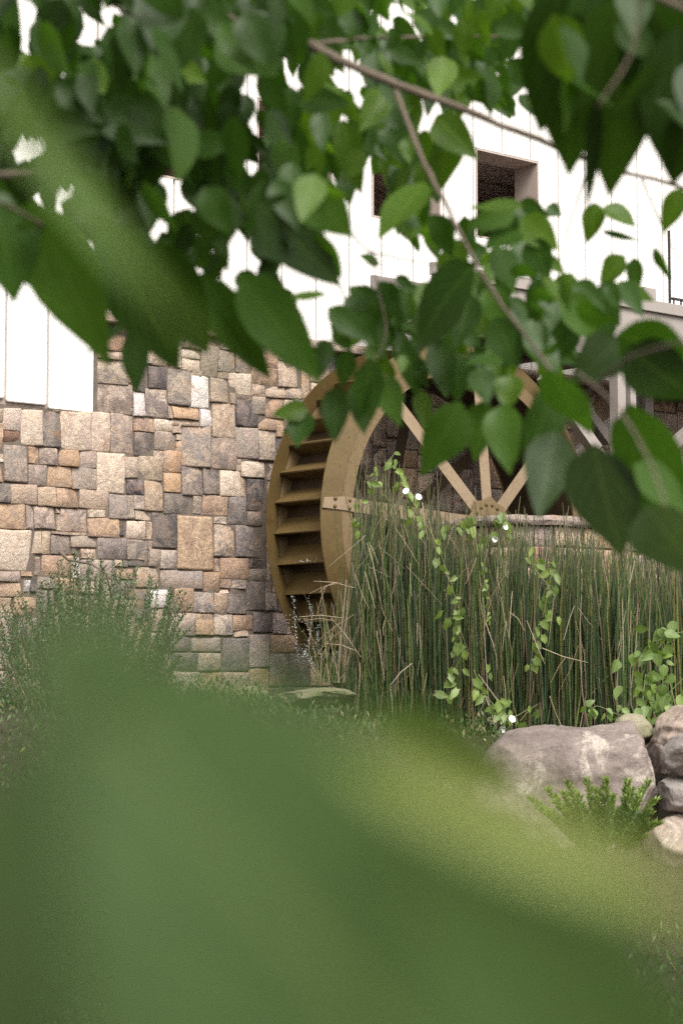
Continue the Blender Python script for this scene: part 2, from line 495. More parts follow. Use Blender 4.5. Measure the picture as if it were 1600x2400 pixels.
Z4 = [(115,40,345,268,'B'),(350,-12,520,193,'O'),(355,200,520,388,'O'),(527,132,730,418,'M'),(735,157,890,413,'D'),(897,180,1093,428,'L'),(1060,62,1093,182,'B'),(1100,87,1330,243,'L'),(1097,237,1150,430,'B'),(1155,262,1325,568,'K'),(1160,577,1310,708,'D'),(165,282,350,568,'B'),(355,402,637,598,'D'),(640,432,720,600,'M'),(727,422,975,613,'T'),(845,627,965,688,'L'),(980,437,1150,698,'D'),(842,702,1040,1010,'M'),(1050,712,1310,1020,'D'),(0,268,158,405,'K'),(0,420,62,640,'G'),(67,422,160,555,'G'),(75,567,233,658,'B'),(0,668,180,838,'L'),(187,672,238,848,'B'),(242,587,480,923,'K'),(485,617,838,1138,'T'),(0,855,205,1103,'D'),(207,862,240,930,'B'),(212,937,320,1105,'G'),(323,947,478,1128,'G'),(847,1032,890,1153,'B'),(897,1027,1185,1223,'T'),(1190,1037,1340,1120,'D'),(1190,1132,1345,1240,'G'),(92,1117,310,1308,'B'),(322,1142,733,1318,'G'),(738,1162,893,1348,'T'),(900,1232,995,1313,'T'),(1000,1242,1143,1318,'G'),(1150,1252,1335,1528,'D'),(1340,1262,1400,1358,'B'),(1340,1362,1450,1530,'G'),(900,1327,965,1358,'L'),(970,1332,1145,1563,'D'),(847,1362,965,1558,'B'),(640,1357,840,1553,'G'),(455,1317,637,1548,'T'),(230,1330,390,1500,'W'),(660,1560,840,1768,'T'),(845,1567,1020,1768,'M'),(1025,1577,1220,1728,'T'),(1225,1547,1410,1740,'D'),(500,1562,655,1778,'G')]
quads = []
for Z, ox, oy, s in ((Z1, 0, 750, 330/1568), (Z3, 0, 1060, 330/1568), (Z2, 300, 750, 380/1568), (Z4, 300, 1060, 380/1568)):
    for (x0, y0, x1, y1, tone) in Z:
        X0, X1, Y0, Y1 = ox + x0*s, ox + x1*s, oy + y0*s, oy + y1*s
        xc = (X0 + X1) / 2
        sl = (1602 - (Y0 + Y1) / 2) / (6600 - xc) * .8
        X0 -= .3; X1 += .3; Y0 -= .3; Y1 += .3
        cs = [(X0, Y1 + sl*(X0-xc)), (X1, Y1 + sl*(X1-xc)), (X1, Y0 + sl*(X1-xc)), (X0, Y0 + sl*(X0-xc))]
        quads.append(([px_to_wall(*c) for c in cs], tone))

CELL = .03
ncu, ncv = int((U1 - U0) / CELL), int((STONE_TOP - VB) / CELL)
occ = [[False] * ncu for _ in range(ncv)]
for q, tone in quads:
    us = [c[0] for c in q]; vs = [c[1] for c in q]
    for j in range(max(0, int((min(vs) - VB) / CELL)), min(ncv, int((max(vs) - VB) / CELL) + 1)):
        for i in range(max(0, int((min(us) - U0) / CELL)), min(ncu, int((max(us) - U0) / CELL) + 1)):
            cu, cv = U0 + (i + .5) * CELL, VB + (j + .5) * CELL
            if min(us) < cu < max(us) and min(vs) < cv < max(vs): occ[j][i] = True
for j in range(ncv):
    for i in range(ncu):
        if U0 + (i + .5) * CELL < NU + .01 and VB + (j + .5) * CELL > NV0 - .01: occ[j][i] = True
rs = random.Random(11)
sizes = [(14, 15), (11, 13), (9, 14), (13, 9), (10, 10), (8, 10), (7, 7), (12, 6), (8, 5), (6, 9), (5, 5), (4, 7), (5, 4)]
weights = [3, 4, 4, 4, 6, 6, 6, 4, 4, 4, 3, 2, 2]
for j in range(ncv):
    for i in range(ncu):
        if occ[j][i]: continue
        mw = 0
        while i + mw < ncu and not occ[j][i + mw] and mw < 15: mw += 1
        w_, h_ = rs.choices(sizes, weights)[0]
        w_ = min(w_, mw)
        if mw - w_ < 4: w_ = mw if mw <= 13 else mw // 2
        h = 0
        while j + h < ncv and h < h_ and all(not occ[j + h][i + k] for k in range(w_)): h += 1
        rem = 0
        while j + h + rem < ncv and rem < 3 and all(not occ[j + h + rem][i + k] for k in range(w_)): rem += 1
        if rem < 3: h += rem
        for a in range(h):
            for k in range(w_): occ[j + a][i + k] = True
        if w_ < 2 or h < 2: continue
        a0, b0 = U0 + i * CELL + .004, VB + j * CELL + .004
        a1, b1 = U0 + (i + w_) * CELL - .006, VB + (j + h) * CELL - .006
        tone = rs.choices('LBTOMGDK', [3, 6, 5, 2, 5, 6, 4, 2])[0]
        quads.append(([(a0, b0), (a1, b0), (a1, b1), (a0, b1)], tone))

def stone_verts(q, rnd, place, depth=None, grid=4):
    """A split-faced block: bulged uneven front, eased arrises, sides running back into the mortar."""
    if depth is None: depth = rnd.uniform(.010, .020)
    seed = Vector((rnd.uniform(0, 99), rnd.uniform(0, 99), rnd.uniform(0, 99)))
    vs, fs = [], []
    n = grid + 1
    cx = sum(c[0] for c in q) / 4; cy = sum(c[1] for c in q) / 4
    size = min(abs(q[1][0] - q[0][0]), abs(q[3][1] - q[0][1]))
    tilt_a, tilt_b = rnd.uniform(-.012, .012), rnd.uniform(-.012, .012)
    ts = [0, .05, .5, .95, 1] if grid == 4 else [k / grid for k in range(n)]
    for j in range(n):
        for i in range(n):
            s, t = ts[i], ts[j]
            u = (q[0][0] * (1 - s) + q[1][0] * s) * (1 - t) + (q[3][0] * (1 - s) + q[2][0] * s) * t
            v = (q[0][1] * (1 - s) + q[1][1] * s) * (1 - t) + (q[3][1] * (1 - s) + q[2][1] * s) * t
            edge = i in (0, n - 1) or j in (0, n - 1)
            w1 = mnoise.noise(Vector((u * 9, v * 9, 0)) + seed)
            w2 = mnoise.noise(Vector((u * 9, v * 9, 7)) + seed)
            k = .007 if edge else .010
            u += w1 * k; v += w2 * k
            if i in (0, n - 1) and j in (0, n - 1): u += (cx - u) * .025; v += (cy - v) * .025
            d = depth + tilt_a * (s - .5) * 2 + tilt_b * (t - .5) * 2
            d += mnoise.noise(Vector((u * 14, v * 14, 3)) + seed) * .014
            if edge: d -= .006
            vs.append(place(u, d, v))
    for j in range(grid):
        for i in range(grid): fs.append((j * n + i, j * n + i + 1, (j + 1) * n + i + 1, (j + 1) * n + i))
    ring = [i for i in range(n)] + [j * n + n - 1 for j in range(1, n)] + [(n - 1) * n + i for i in range(n - 2, -1, -1)] + [j * n for j in range(n - 2, 0, -1)]
    b0 = len(vs)
    for r in ring:
        s, t = ts[r % n], ts[r // n]
        u = (q[0][0] * (1 - s) + q[1][0] * s) * (1 - t) + (q[3][0] * (1 - s) + q[2][0] * s) * t
        v = (q[0][1] * (1 - s) + q[1][1] * s) * (1 - t) + (q[3][1] * (1 - s) + q[2][1] * s) * t
        vs.append(place(u, -.035, v))
    m = len(ring)
    for k in range(m): fs.append((ring[k], b0 + k, b0 + (k + 1) % m, ring[(k + 1) % m]))
    return vs, fs

def stone_mesh(vs, fs, ca, cb):
    me = bpy.data.meshes.new('stone')
    me.from_pydata([tuple(v) for v in vs], [], fs)
    for nm, c in (('tint', ca), ('tint_b', cb)):
        if not isinstance(c, list): c = [c] * len(vs)
        at = me.attributes.new(nm, 'FLOAT_COLOR', 'POINT')
        at.data.foreach_set('color', [x for k in c for x in (k[0], k[1], k[2], 1.0)])
    me.polygons.foreach_set('use_smooth', [True] * 16 + [False] * (len(fs) - 16) if len(fs) >= 16 else [False] * len(fs))
    me.materials.append(M['stone'])
    me.update()
    return me

def jitter(c, rnd, k=.14):
    f = 1 + rnd.uniform(-k, k)
    return (c[0] * f * (1 + rnd.uniform(-.04, .04)), c[1] * f * .98, c[2] * f * (1 + rnd.uniform(-.06, .06)))

def in_view_area(q):
    p = [to_px(W(c[0], WALL_OFF, c[1])) for c in q]
    xs = [a[0] for a in p]; ys = [a[1] for a in p]
    area = max(0, min(1600, max(xs)) - max(0, min(xs))) * max(0, min(2400, max(ys)) - max(0, min(ys)))
    xc, yc = sum(xs) / 4, sum(ys) / 4
    if xc > 830 and yc > 1230: area *= .02     # behind the reeds
    if yc > 1600: area *= .02
    return area
order = sorted(range(len(quads)), key=lambda k: -in_view_area(quads[k][0]))
rank = {k: i for i, k in enumerate(order)}
rs = random.Random(5)
rv, rf, rca, rcb = [], [], [], []
for k, (q, tone) in enumerate(quads):
    vs, fs = stone_verts(q, rs, lambda u, d, v: local(W(u, WALL_OFF - .02 + d, v)))
    ca, cb = jitter(TONES[tone][0], rs), jitter(TONES[tone][1], rs)
    if rank[k] < 290:
        link('stone', stone_mesh(vs, fs, ca, cb), base_wall if False else mill)
    else:
        n0 = len(rv)
        rv += vs; rf += [tuple(i + n0 for i in f) for f in fs]
        rca += [ca] * len(vs); rcb += [cb] * len(vs)
sm = stone_mesh(rv, rf, rca, rcb)
tag(link('stonework', sm, mill), kind='stuff')

# cap course of the stone base
rs = random.Random(3)
u = NU + .005
while u < U1 - .3:
    w_ = rs.uniform(.5, .85)
    q = [(u, STONE_TOP + .004), (u + w_ - .008, STONE_TOP + .004), (u + w_ - .008, STONE_TOP + .075), (u, STONE_TOP + .075)]
    vs, fs = stone_verts(q, rs, lambda a, d, v: local(W(a, WALL_OFF - .02 + d, v)), .10)
    nb = len(vs) - 16
    fs.append(tuple(range(nb + 8, nb + 13)) if False else (20, 21, 22, 23, 24) + tuple(nb + k for k in range(8, 13))[::1][::-1] if False else (0, 1, 2))
    fs.pop()
    ca = jitter(TONES['M'][0], rs); cb = jitter(TONES['G'][1], rs)
    link('cap_stone', stone_mesh(vs, fs, ca, cb), mill)
    u += w_

# siding: upright white panels with pale recessed seams, windows cut out of them
WIN = [(-1.69 * WR, -1.157 * WR), (-.868 * WR, -.332 * WR), (-.04 * WR, .496 * WR), (.78 * WR, 1.316 * WR)]
WV = [(1.79 * WR, 2.328 * WR), (2.60 * WR, 3.14 * WR)]
SEAM = .242 * WR
SV0, SV1 = STONE_TOP + .08, 3.9 * WR
wall_slab(NU, U1, SV0 - .0, SV1, -.028, -.036).build('seam_backing', M['seam'], mill) if False else None
def panel(u0, u1, v0, v1, rounded=False):
    o0, o1 = -.034, -.004
    uu, vv = (u0, u1), (v0, v1)
    b = MB()
    r = .018
    if rounded:
        prof = []
        for k in range(5):
            a = math.pi * (1 + .5 * k / 4); prof.append((u0 + r + r * math.cos(a), v0 + r + r * math.sin(a)))
        for k in range(5):
            a = math.pi * (1.5 + .5 * k / 4); prof.append((u1 - r + r * math.cos(a), v0 + r + r * math.sin(a)))
        prof += [(u1, v1), (u0, v1)]
    else:
        prof = [(u0, v0), (u1, v0), (u1, v1), (u0, v1)]
    n = len(prof); e = .006
    cu, cv = (u0 + u1) / 2, (v0 + v1) / 2
    def inset(p): return (p[0] + (e if p[0] < cu else -e), p[1] + ((e if p[1] < cv else -e) if rounded else 0))
    b.v = [tuple(local(W(p[0], WALL_OFF + o1, p[1]))) for p in map(inset, prof)] + [tuple(local(W(p[0], WALL_OFF + o1 - .005, p[1]))) for p in prof] + [tuple(local(W(p[0], WALL_OFF + o0, p[1]))) for p in prof]
    b.f = [tuple(range(n))]
    for k in range(n):
        q = (k + 1) % n
        b.f.append((k, n + k, n + q, q)); b.f.append((n + k, 2 * n + k, 2 * n + q, n + q))
    return b.build('siding_panel', M['siding'], mill)
SEAM_W = .020
edges = []
u = NU
while u > U0: edges.append(u); u -= SEAM * (1.16 if len(edges) == 1 else 1.0)
edges = edges[::-1]; u = NU + SEAM
while u < U1: edges.append(u); u += SEAM
def panel_pieces(u0, u1, v0, v1, wins):
    """Cut one panel round the window openings."""
    rects = [(u0, u1, v0, v1)]
    for wi, (a, b) in enumerate(wins):
        for (c, d) in (WV if wi == 0 else WV[:1]):
            out = []
            for (x0, x1, y0, y1) in rects:
                if x1 <= a or x0 >= b or y1 <= c or y0 >= d: out.append((x0, x1, y0, y1)); continue
                if y0 < c: out.append((x0, x1, y0, c))
                if y1 > d: out.append((x0, x1, d, y1))
                if x0 < a: out.append((x0, a, max(y0, c), min(y1, d)))
                if x1 > b: out.append((b, x1, max(y0, c), min(y1, d)))
            rects = out
    return [r for r in rects if r[1] - r[0] > .01 and r[3] - r[2] > .01]
for a, b in zip(edges[:-1], edges[1:]):
    low = b <= NU + .01
    v0 = (NV0 + .012) if low else SV0
    if low:
        k = (NU - b) / (SEAM); v0 += .02 * (k - .5)
    for r in panel_pieces(a + SEAM_W / 2, b - SEAM_W / 2 - (.006 if abs(b - NU) < .01 else 0), v0, SV1, WIN):
        panel(*r, rounded=(low and abs(r[2] - v0) < .001))
# backing behind the seams, also cut round the openings
bk = MB()
for r in panel_pieces(U0, NU, NV0 + .004, SV1, WIN) + panel_pieces(NU, U1, SV0 - .003, SV1, WIN):
    s_ = wall_slab(r[0], r[1], r[2], r[3], -.033, -.27)
    n0 = len(bk.v); bk.v += s_.v; bk.f += [tuple(i + n0 for i in f) for f in s_.f]
bk.build('seam_backing', M['seam'], mill)
for wi, (a, b) in enumerate(WIN):
    for (c, d) in (WV if wi == 0 else WV[:1]):
        e = .0035
        fr = MB(); D0, D1 = -.002, -.275
        for (p0, p1, q0, q1) in ((a + e, a + .02, c + e, d - e), (b - .02, b - e, c + e, d - e), (a + .0205, b - .0205, d - .02, d - e), (a + .0205, b - .0205, c + e, c + .02)):
            s_ = wall_slab(p0, p1, q0, q1, D0 - .003, D1 - .02)
            n0 = len(fr.v); fr.v += s_.v; fr.f += [tuple(i + n0 for i in f) for f in s_.f]
        f_ = fr.build('window_reveal', M['reveal'], mill)
# rooms behind the openings: ceiling boards and back wall
room = MB()
for (c, d) in WV:
    s_ = wall_slab(U0, U1, d + .10, d + .14, -.29, -2.2)
    n0 = len(room.v); room.v += s_.v; room.f += [tuple(i + n0 for i in f) for f in s_.f]
room.build('ceiling', M['interior'], mill)
cb_ = MB()
for (c, d) in WV:
    for k in range(3):
        s_ = wall_slab(U0, U1, d + .07, d + .10 - .001, -.55 - k * .6, -.55 - k * .6 - .05)
        n0 = len(cb_.v); cb_.v += s_.v; cb_.f += [tuple(i + n0 for i in f) for f in s_.f]
cb_.build('ceiling_batten', M['interior'], mill)
rw = wall_slab(U0, U1, VB, SV1, -2.21, -2.4); rw.build('inner_wall', M['interior_wall'], mill)
wall_slab(U0, U1, 1.5 * WR, 1.53 * WR, -.30, -2.2).build('room_floor', M['interior_wall'], mill)
wall_slab(U0 - .1, U1 + .1, SV1 + .002, SV1 + .15, .35, -4.6).build('roof', M['trestle'], mill)
wall_slab(U0 - .1, U0 - .001, VB, SV1, 0, -4.4).build('side_wall', M['siding'], mill)
wall_slab(U1 + .001, U1 + .1, VB, SV1, 0, -4.4).build('side_wall', M['siding'], mill)

#@@WHEEL
# ------------------------------------------------------------------ water wheel
wheel = tag(empty('water_wheel', HUB, PSI), 'large ochre steel water wheel standing against the stone wall', 'water wheel')
# local axes: x = along wall, y = -n (into the wall), z up
RIN, WID, DISH, SPIN = .8227 * WR, .5125 * WR, .1525 * WR, -5.0
def ring(prof, steps=144):
    """Lathe a closed profile of (radius, y) about the local y axis."""
    b = MB(); m = len(prof)
    for i in range(steps):
        a = 2 * math.pi * i / steps
        for (r, y) in prof: b.v.append((r * math.cos(a), y, r * math.sin(a)))
    for i in range(steps):
        j = (i + 1) % steps
        for k in range(m):
            q = (k + 1) % m
            b.f.append((i * m + k, j * m + k, j * m + q, i * m + q))
    return b
RF = .893 * WR
for side in (0, 1):
    y0 = 0.0 if side == 0 else WID
    s = -1 if side == 0 else 1
    ring([(RF, y0), (WR, y0 - s * .055), (WR, y0 - s * .063), (RF, y0 - s * .012)]).build('rim', M['wheel'], wheel)
    ring([(RIN, y0 + s * .003), (RF - .001, y0 + s * .003), (RF - .001, y0 - s * .014), (RIN, y0 - s * .014)]).build('rim_flange', M['wheel_face'], wheel)
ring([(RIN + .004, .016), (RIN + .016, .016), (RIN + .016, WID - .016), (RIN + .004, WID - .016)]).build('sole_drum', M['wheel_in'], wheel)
NP = 36
pm = None
for k in range(NP):
    a0 = R_(k * 10.0 + 3.5)
    # slanting bucket front: outer lip lower, inner edge higher on the way up the wheel
    if pm is None:
        b = MB()
        ro, ri = .932 * WR, RIN + .02
        da = R_(5.6)
        po = Vector((ro, 0, 0)); pi_ = Vector((ri * math.cos(da), 0, -ri * math.sin(da)))
        pi2 = Vector((ri * math.cos(R_(-.2)), 0, ri * math.sin(R_(.2))))
        y0, y1 = .018, WID - .018
        dirp = (pi_ - po).normalized(); nn = Vector((-dirp.z, 0, dirp.x)) * .006
        for (p, q) in ((po, pi_),):
            n0 = len(b.v)
            for y in (y0, y1):
                for s in (-1, 1):
                    b.v.append((p.x + nn.x * s, y, p.z + nn.z * s)); b.v.append((q.x + nn.x * s, y, q.z + nn.z * s))
            b.f += [(n0, n0 + 1, n0 + 5, n0 + 4), (n0 + 2, n0 + 6, n0 + 7, n0 + 3), (n0, n0 + 4, n0 + 6, n0 + 2), (n0 + 1, n0 + 3, n0 + 7, n0 + 5), (n0, n0 + 2, n0 + 3, n0 + 1), (n0 + 4, n0 + 5, n0 + 7, n0 + 6)]
        # bucket floor running inward from the lip
        n0 = len(b.v)
        for y in (y0, y1):
            for p in (po * 1.0, pi2):
                for dz in (-.004, .004): b.v.append((p.x - (.004 if p is not pi2 else 0), y, p.z + dz))
        b.f += [(n0, n0 + 2, n0 + 6, n0 + 4), (n0 + 1, n0 + 5, n0 + 7, n0 + 3), (n0, n0 + 4, n0 + 5, n0 + 1)]
        pm = b.mesh('paddle'); pm.materials.append(M['wheel'])
    o = link('paddle', pm, wheel)
    o.rotation_euler = (0, -a0, 0)
# spokes, dished out to the hub on both faces, each a flat bar running over the rim to its outer edge
SW = .105
def spoke_mesh(front):
    b = MB()
    s = -1 if front else 1
    y_r, y_h = s * .012, s * (DISH)
    xs = [.02, RIN * .97, RF - .01, WR * .997]
    ys = [y_h, y_r + s * .004, y_r, y_r - s * .05]
    t = .008
    for x, y in zip(xs, ys):
        w_ = SW / 2
        for (yy, zz) in ((y - s * t, -w_), (y - s * t, w_), (y, w_), (y, -w_)): b.v.append((x, yy, zz))
    # clipped corner at the outer end
    for k in (12, 15): b.v[k] = (b.v[k][0] - .012, b.v[k][1], b.v[k][2] * .55)
    for i in range(3):
        for k in range(4):
            q = (k + 1) % 4
            b.f.append((i * 4 + k, i * 4 + q, (i + 1) * 4 + q, (i + 1) * 4 + k))
    b.f += [(0, 1, 2, 3), (15, 14, 13, 12)]
    return b.mesh('spoke')
def bolt_mesh(r, h, name='bolt'):
    bm = bmesh.new()
    bmesh.ops.create_uvsphere(bm, u_segments=8, v_segments=6, radius=r)
    bmesh.ops.scale(bm, vec=(1, h / r, 1), verts=bm.verts)
    me = bpy.data.meshes.new(name); bm.to_mesh(me); bm.free()
    me.polygons.foreach_set('use_smooth', [True] * len(me.polygons))
    me.materials.append(M['wheel']); return me
BOLT = bolt_mesh(.016, .012)
for front in (True, False):
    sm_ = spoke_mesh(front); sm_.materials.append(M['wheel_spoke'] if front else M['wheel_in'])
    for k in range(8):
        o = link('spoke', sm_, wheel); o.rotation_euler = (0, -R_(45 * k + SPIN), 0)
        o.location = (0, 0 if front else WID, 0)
        if front:
            for (x, z) in ((RIN + .04, .03), (RIN + .04, -.03), (WR - .1, .03), (WR - .1, -.03)):
                bo = link('bolt', BOLT, o)
                y = -.014 if x < RF else -.014 + .05 * (x - RF) / (WR * .985 - RF)
                bo.location = (x, y, z)
    # hub plate: eight sided, riveted
    s = -1 if front else 1; y0 = (0 if front else WID) + s * (DISH - .012)
    hp = MB(); n = 16
    for yy in (y0, y0 + s * .018):
        for k in range(n):
            a = R_(360 / n * k + SPIN); rr = .235 if k % 2 == 0 else .205
            rr *= 1.0 if yy == y0 else .985
            hp.v.append((rr * math.cos(a), yy, rr * math.sin(a)))
    hp.f = [tuple(range(n))[::-1] if front else tuple(range(n)), tuple(range(n, 2 * n))] + [(k, (k + 1) % n, n + (k + 1) % n, n + k) for k in range(n)]
    h_ = hp.build('hub_plate', M['wheel_face'], wheel)
    if front:
        for k in range(16):
            a = R_(22.5 * k + 11); bo = link('bolt', BOLT, h_); bo.location = (.165 * math.cos(a), y0 - .02, .165 * math.sin(a))
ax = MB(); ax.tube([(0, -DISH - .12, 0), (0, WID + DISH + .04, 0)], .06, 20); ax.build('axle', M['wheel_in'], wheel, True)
# rows of rivets along the flange, scratches and joint lines
rv_ = MB()
rs = random.Random(8)
for k in range(150):
    a = R_(k * 2.4)
    for r in ((RIN + .025,) + ((RIN + .085,) if k % 3 else ())):
        if rs.random() < .12: continue
        rr = rs.uniform(.004, .0075); c = Vector((r * math.cos(a), -.005, r * math.sin(a)))
        n0 = len(rv_.v)
        for (x, z) in ((1, 0), (0, 1), (-1, 0), (0, -1)): rv_.v.append((c.x + x * rr, c.y + .003, c.z + z * rr))
        rv_.v.append((c.x, c.y - rr * .8, c.z))
        rv_.f += [(n0 + q, n0 + (q + 1) % 4, n0 + 4) for q in range(4)]
tag(rv_.build('rivets', M['wheel'], wheel, True), kind='stuff')

# water dripping from the buckets
dr = MB(); rs = random.Random(2)
def drop(p, r, st=1.0):
    n0 = len(dr.v)
    for (x, y, z) in ((1, 0, 0), (0, 1, 0), (-1, 0, 0), (0, -1, 0), (0, 0, st), (0, 0, -st)): dr.v.append((p.x + x * r, p.y + y * r, p.z + z * r))
    for k in range(4):
        q = (k + 1) % 4
        dr.f.append((n0 + k, n0 + q, n0 + 4)); dr.f.append((n0 + q, n0 + k, n0 + 5))
def stream(pts, n, spread, d):
    for k in range(n):
        t = rs.random() * (len(pts) - 1); i = int(t); t -= i
        x = pts[i][0] * (1 - t) + pts[i + 1][0] * t; y = pts[i][1] * (1 - t) + pts[i + 1][1] * t
        drop(P(x + rs.gauss(0, spread), y + rs.gauss(0, 3), d), rs.uniform(.0014, .0034), rs.uniform(1, 2.6))
stream([(687, 1398), (690, 1440), (692, 1475), (694, 1510), (700, 1560)], 90, 2.0, 16.35)
stream([(722, 1398), (728, 1425), (732, 1450), (728, 1480), (722, 1510), (708, 1545)], 170, 2.0, 16.35)
stream([(755, 1420), (752, 1450), (746, 1480), (744, 1505), (752, 1540)], 80, 2.4, 16.3)
stream([(715, 1530), (728, 1550), (740, 1575)], 90, 3.0, 16.2)
stream([(690, 1440), (720, 1500), (760, 1560)], 120, 26, 16.3)
stream([(695, 1316), (742, 1314)], 22, 5, 16.35)
tag(dr.build('falling_water', M['drop'], None, True), kind='stuff')

#@@TRESTLE
# ------------------------------------------------------------------ flume on its trestle
fl = tag(empty('flume_trestle', W(2.2 * WR, -.3, -HUB.z + .8), PSI), 'taupe steel flume carried on braced posts at the right of the wheel', 'flume')
FI = (Matrix.Translation(fl.location) @ Matrix.Rotation(PSI, 4, 'Z')).inverted()
def fb(a, b, w, h, name, mat, up=(0, 0, 1), bevel=.004):
    m = MB(); m.bar(FI @ W(*a), FI @ W(*b), w, h, up); return m.build(name, M[mat], fl, bevel=bevel)
n_in, n_out = -.56 * WR + .1, -.02
zb, zt = 1.10 * WR, 1.40 * WR
ua, ub = -.25 * WR, 3.2 * WR
fb((ua, n_out, zt - .05), (ub, n_out, zt - .05), .06, .10, 'flume_lip', 'trestle_pale')
fb((ua + .02, n_out - .015, (zb + zt - .10) / 2), (ub, n_out - .015, (zb + zt - .10) / 2), .025, zt - zb - .105, 'flume_side', 'trestle_pale')
fb((ua, n_in, (zb + zt) / 2), (ub, n_in, (zb + zt) / 2), .03, zt - zb, 'flume_side', 'trestle')
fb((ua + .02, (n_in + n_out) / 2, zb + .01), (ub, (n_in + n_out) / 2, zb + .01), n_out - n_in - .075, .02, 'flume_floor', 'trestle')
for k, uu in enumerate((1.27, 1.95, 2.6, 3.1)):
    for nn in (n_in + .02, n_out - .03):
        pass
post_top = zb - .1
zg = .9 - HUB.z
def post(px, nn, w, mat):
    u = px_to_wall(px, 1100, nn)[0]
    fb((u, nn, zg), (u, nn, post_top), w, w, 'post', mat, up=(1, 0, 0))
    return u
p1 = post(1448, .04, .10, 'trestle_pale')
p2 = post(1512, -.55, .11, 'trestle')
p3 = post(1660, .04, .15, 'trestle')
p4 = post(1700, -.55, .15, 'trestle')
fb((ua + .5, .04, zb - .055), (ub, .04, zb - .055), .12, .10, 'beam', 'trestle')
fb((ua + .5, -.55, zb - .055), (ub, -.55, zb - .055), .12, .10, 'beam', 'trestle')
for uu in (.55, 1.2, p1, 2.9, 3.6, 4.4):
    fb((uu, .12, zb - .125), (uu, -.7, zb - .125), .10, .035, 'cross_bearer', 'trestle')
ua1 = px_to_wall(1272, 880, .12)
ua2 = px_to_wall(1395, 1055, .12)
fb((ua1[0], .12, ua1[1]), (ua2[0], .12, ua2[1]), .09, .10, 'brace', 'trestle_pale')
fb((ua2[0] + .01, .12, ua2[1] - .02), (p1, .12, ua2[1] - .35), .09, .09, 'brace', 'trestle')
a_ = px_to_wall(1535, 1078, .13); b_ = px_to_wall(1640, 985, .13)
fb((a_[0], .13, a_[1]), (b_[0], .13, b_[1]), .08, .09, 'brace', 'trestle')
a_ = px_to_wall(1330, 1080, -.6); b_ = px_to_wall(1500, 930, -.6)
fb((a_[0], -.6, a_[1]), (b_[0], -.6, b_[1]), .07, .08, 'brace', 'trestle')
post(1478, .04, .07, 'trestle_pale')
a_ = px_to_wall(1560, 1115, -.5); b_ = px_to_wall(1640, 1050, -.5)
fb((a_[0], -.5, a_[1]), (b_[0], -.5, b_[1]), .08, .09, 'brace', 'trestle_pale')
a_ = px_to_wall(1350, 930, -.5); b_ = px_to_wall(1425, 1035, -.5)
fb((a_[0], -.5, a_[1]), (b_[0], -.5, b_[1]), .08, .09, 'brace', 'trestle')
# upstand box, railing
u5 = px_to_wall(1507, 720, -.3)[0]
fb((u5, -.3, zt - .1), (u5, -.3, zt + .17), .16, .16, 'upstand', 'trestle_pale', up=(1, 0, 0))
for k in range(7):
    uu = px_to_wall(1578, 730, -.3)[0] + k * .1
    fb((uu, -.3, zt - .05), (uu, -.3, zt + .12), .012, .012, 'baluster', 'rail', up=(1, 0, 0), bevel=0)
uu = px_to_wall(1572, 730, -.3)[0]
fb((uu, -.3, zt + .13), (uu + 1.0, -.3, zt + .13), .03, .02, 'handrail', 'rail', bevel=0)
fb((uu - .02, -.3, zt - .02), (uu - .02, -.3, zt + .75), .018, .018, 'rail_post', 'rail', up=(1, 0, 0), bevel=0)

#@@ROUND
# ------------------------------------------------------------------ curved stone wall in front of the wheel
rw_top = CAM.z + (1602 - 1208) / F * 15.0
path = [Vector(p) for p in ((.74, 16.25), (.80, 15.75), (.93, 15.30), (1.18, 15.02), (1.45, 15.06), (1.70, 15.22), (1.94, 15.45), (2.16, 15.68), (2.42, 16.05))]
def cr(p0, p1, p2, p3, t):
    return .5 * ((2 * p1) + (p2 - p0) * t + (2 * p0 - 5 * p1 + 4 * p2 - p3) * t * t + (3 * p1 - p0 - 3 * p2 + p3) * t ** 3)
fine = []
for i in range(len(path) - 1):
    p0, p1, p2, p3 = path[max(i - 1, 0)], path[i], path[i + 1], path[min(i + 2, len(path) - 1)]
    for k in range(12): fine.append(cr(p0, p1, p2, p3, k / 12))
fine.append(path[-1])
cum = [0]
for a, b in zip(fine, fine[1:]): cum.append(cum[-1] + (b - a).length)
def on_path(s):
    s = max(0, min(cum[-1] - 1e-6, s))
    for i in range(len(cum) - 1):
        if cum[i + 1] >= s: break
    t = (s - cum[i]) / (cum[i + 1] - cum[i])
    p = fine[i].lerp(fine[i + 1], t)
    tg = (fine[i + 1] - fine[i]).normalized()
    return p, Vector((tg.y, -tg.x))
rwall = tag(empty('basin_wall', (1.4, 15.3, .95)), 'low curved stone wall with a thin cap between reeds and wheel', 'wall')
def rp(s, d, z):
    p, nn = on_path(s)
    q = p + nn * d
    return Vector((q.x - 1.4, q.y - 15.3, z - .95))
core = MB(); m = 60
for i in range(m + 1):
    s = cum[-1] * i / m
    for (d, z) in ((0, .7), (0, rw_top - .07), (-.28, rw_top - .07), (-.28, .7)): core.v.append(tuple(rp(s, d, z)))
for i in range(m):
    for k in range(4):
        q = (k + 1) % 4
        core.f.append((i * 4 + k, (i + 1) * 4 + k, (i + 1) * 4 + q, i * 4 + q))
core.f += [(0, 1, 2, 3), (4 * m + 3, 4 * m + 2, 4 * m + 1, 4 * m)]
core.build('core', M['mortar'], rwall)
rs = random.Random(21)
z1 = rw_top - .075
RT = ['O', 'T', 'B', 'T', 'M', 'G', 'R', 'B', 'D']
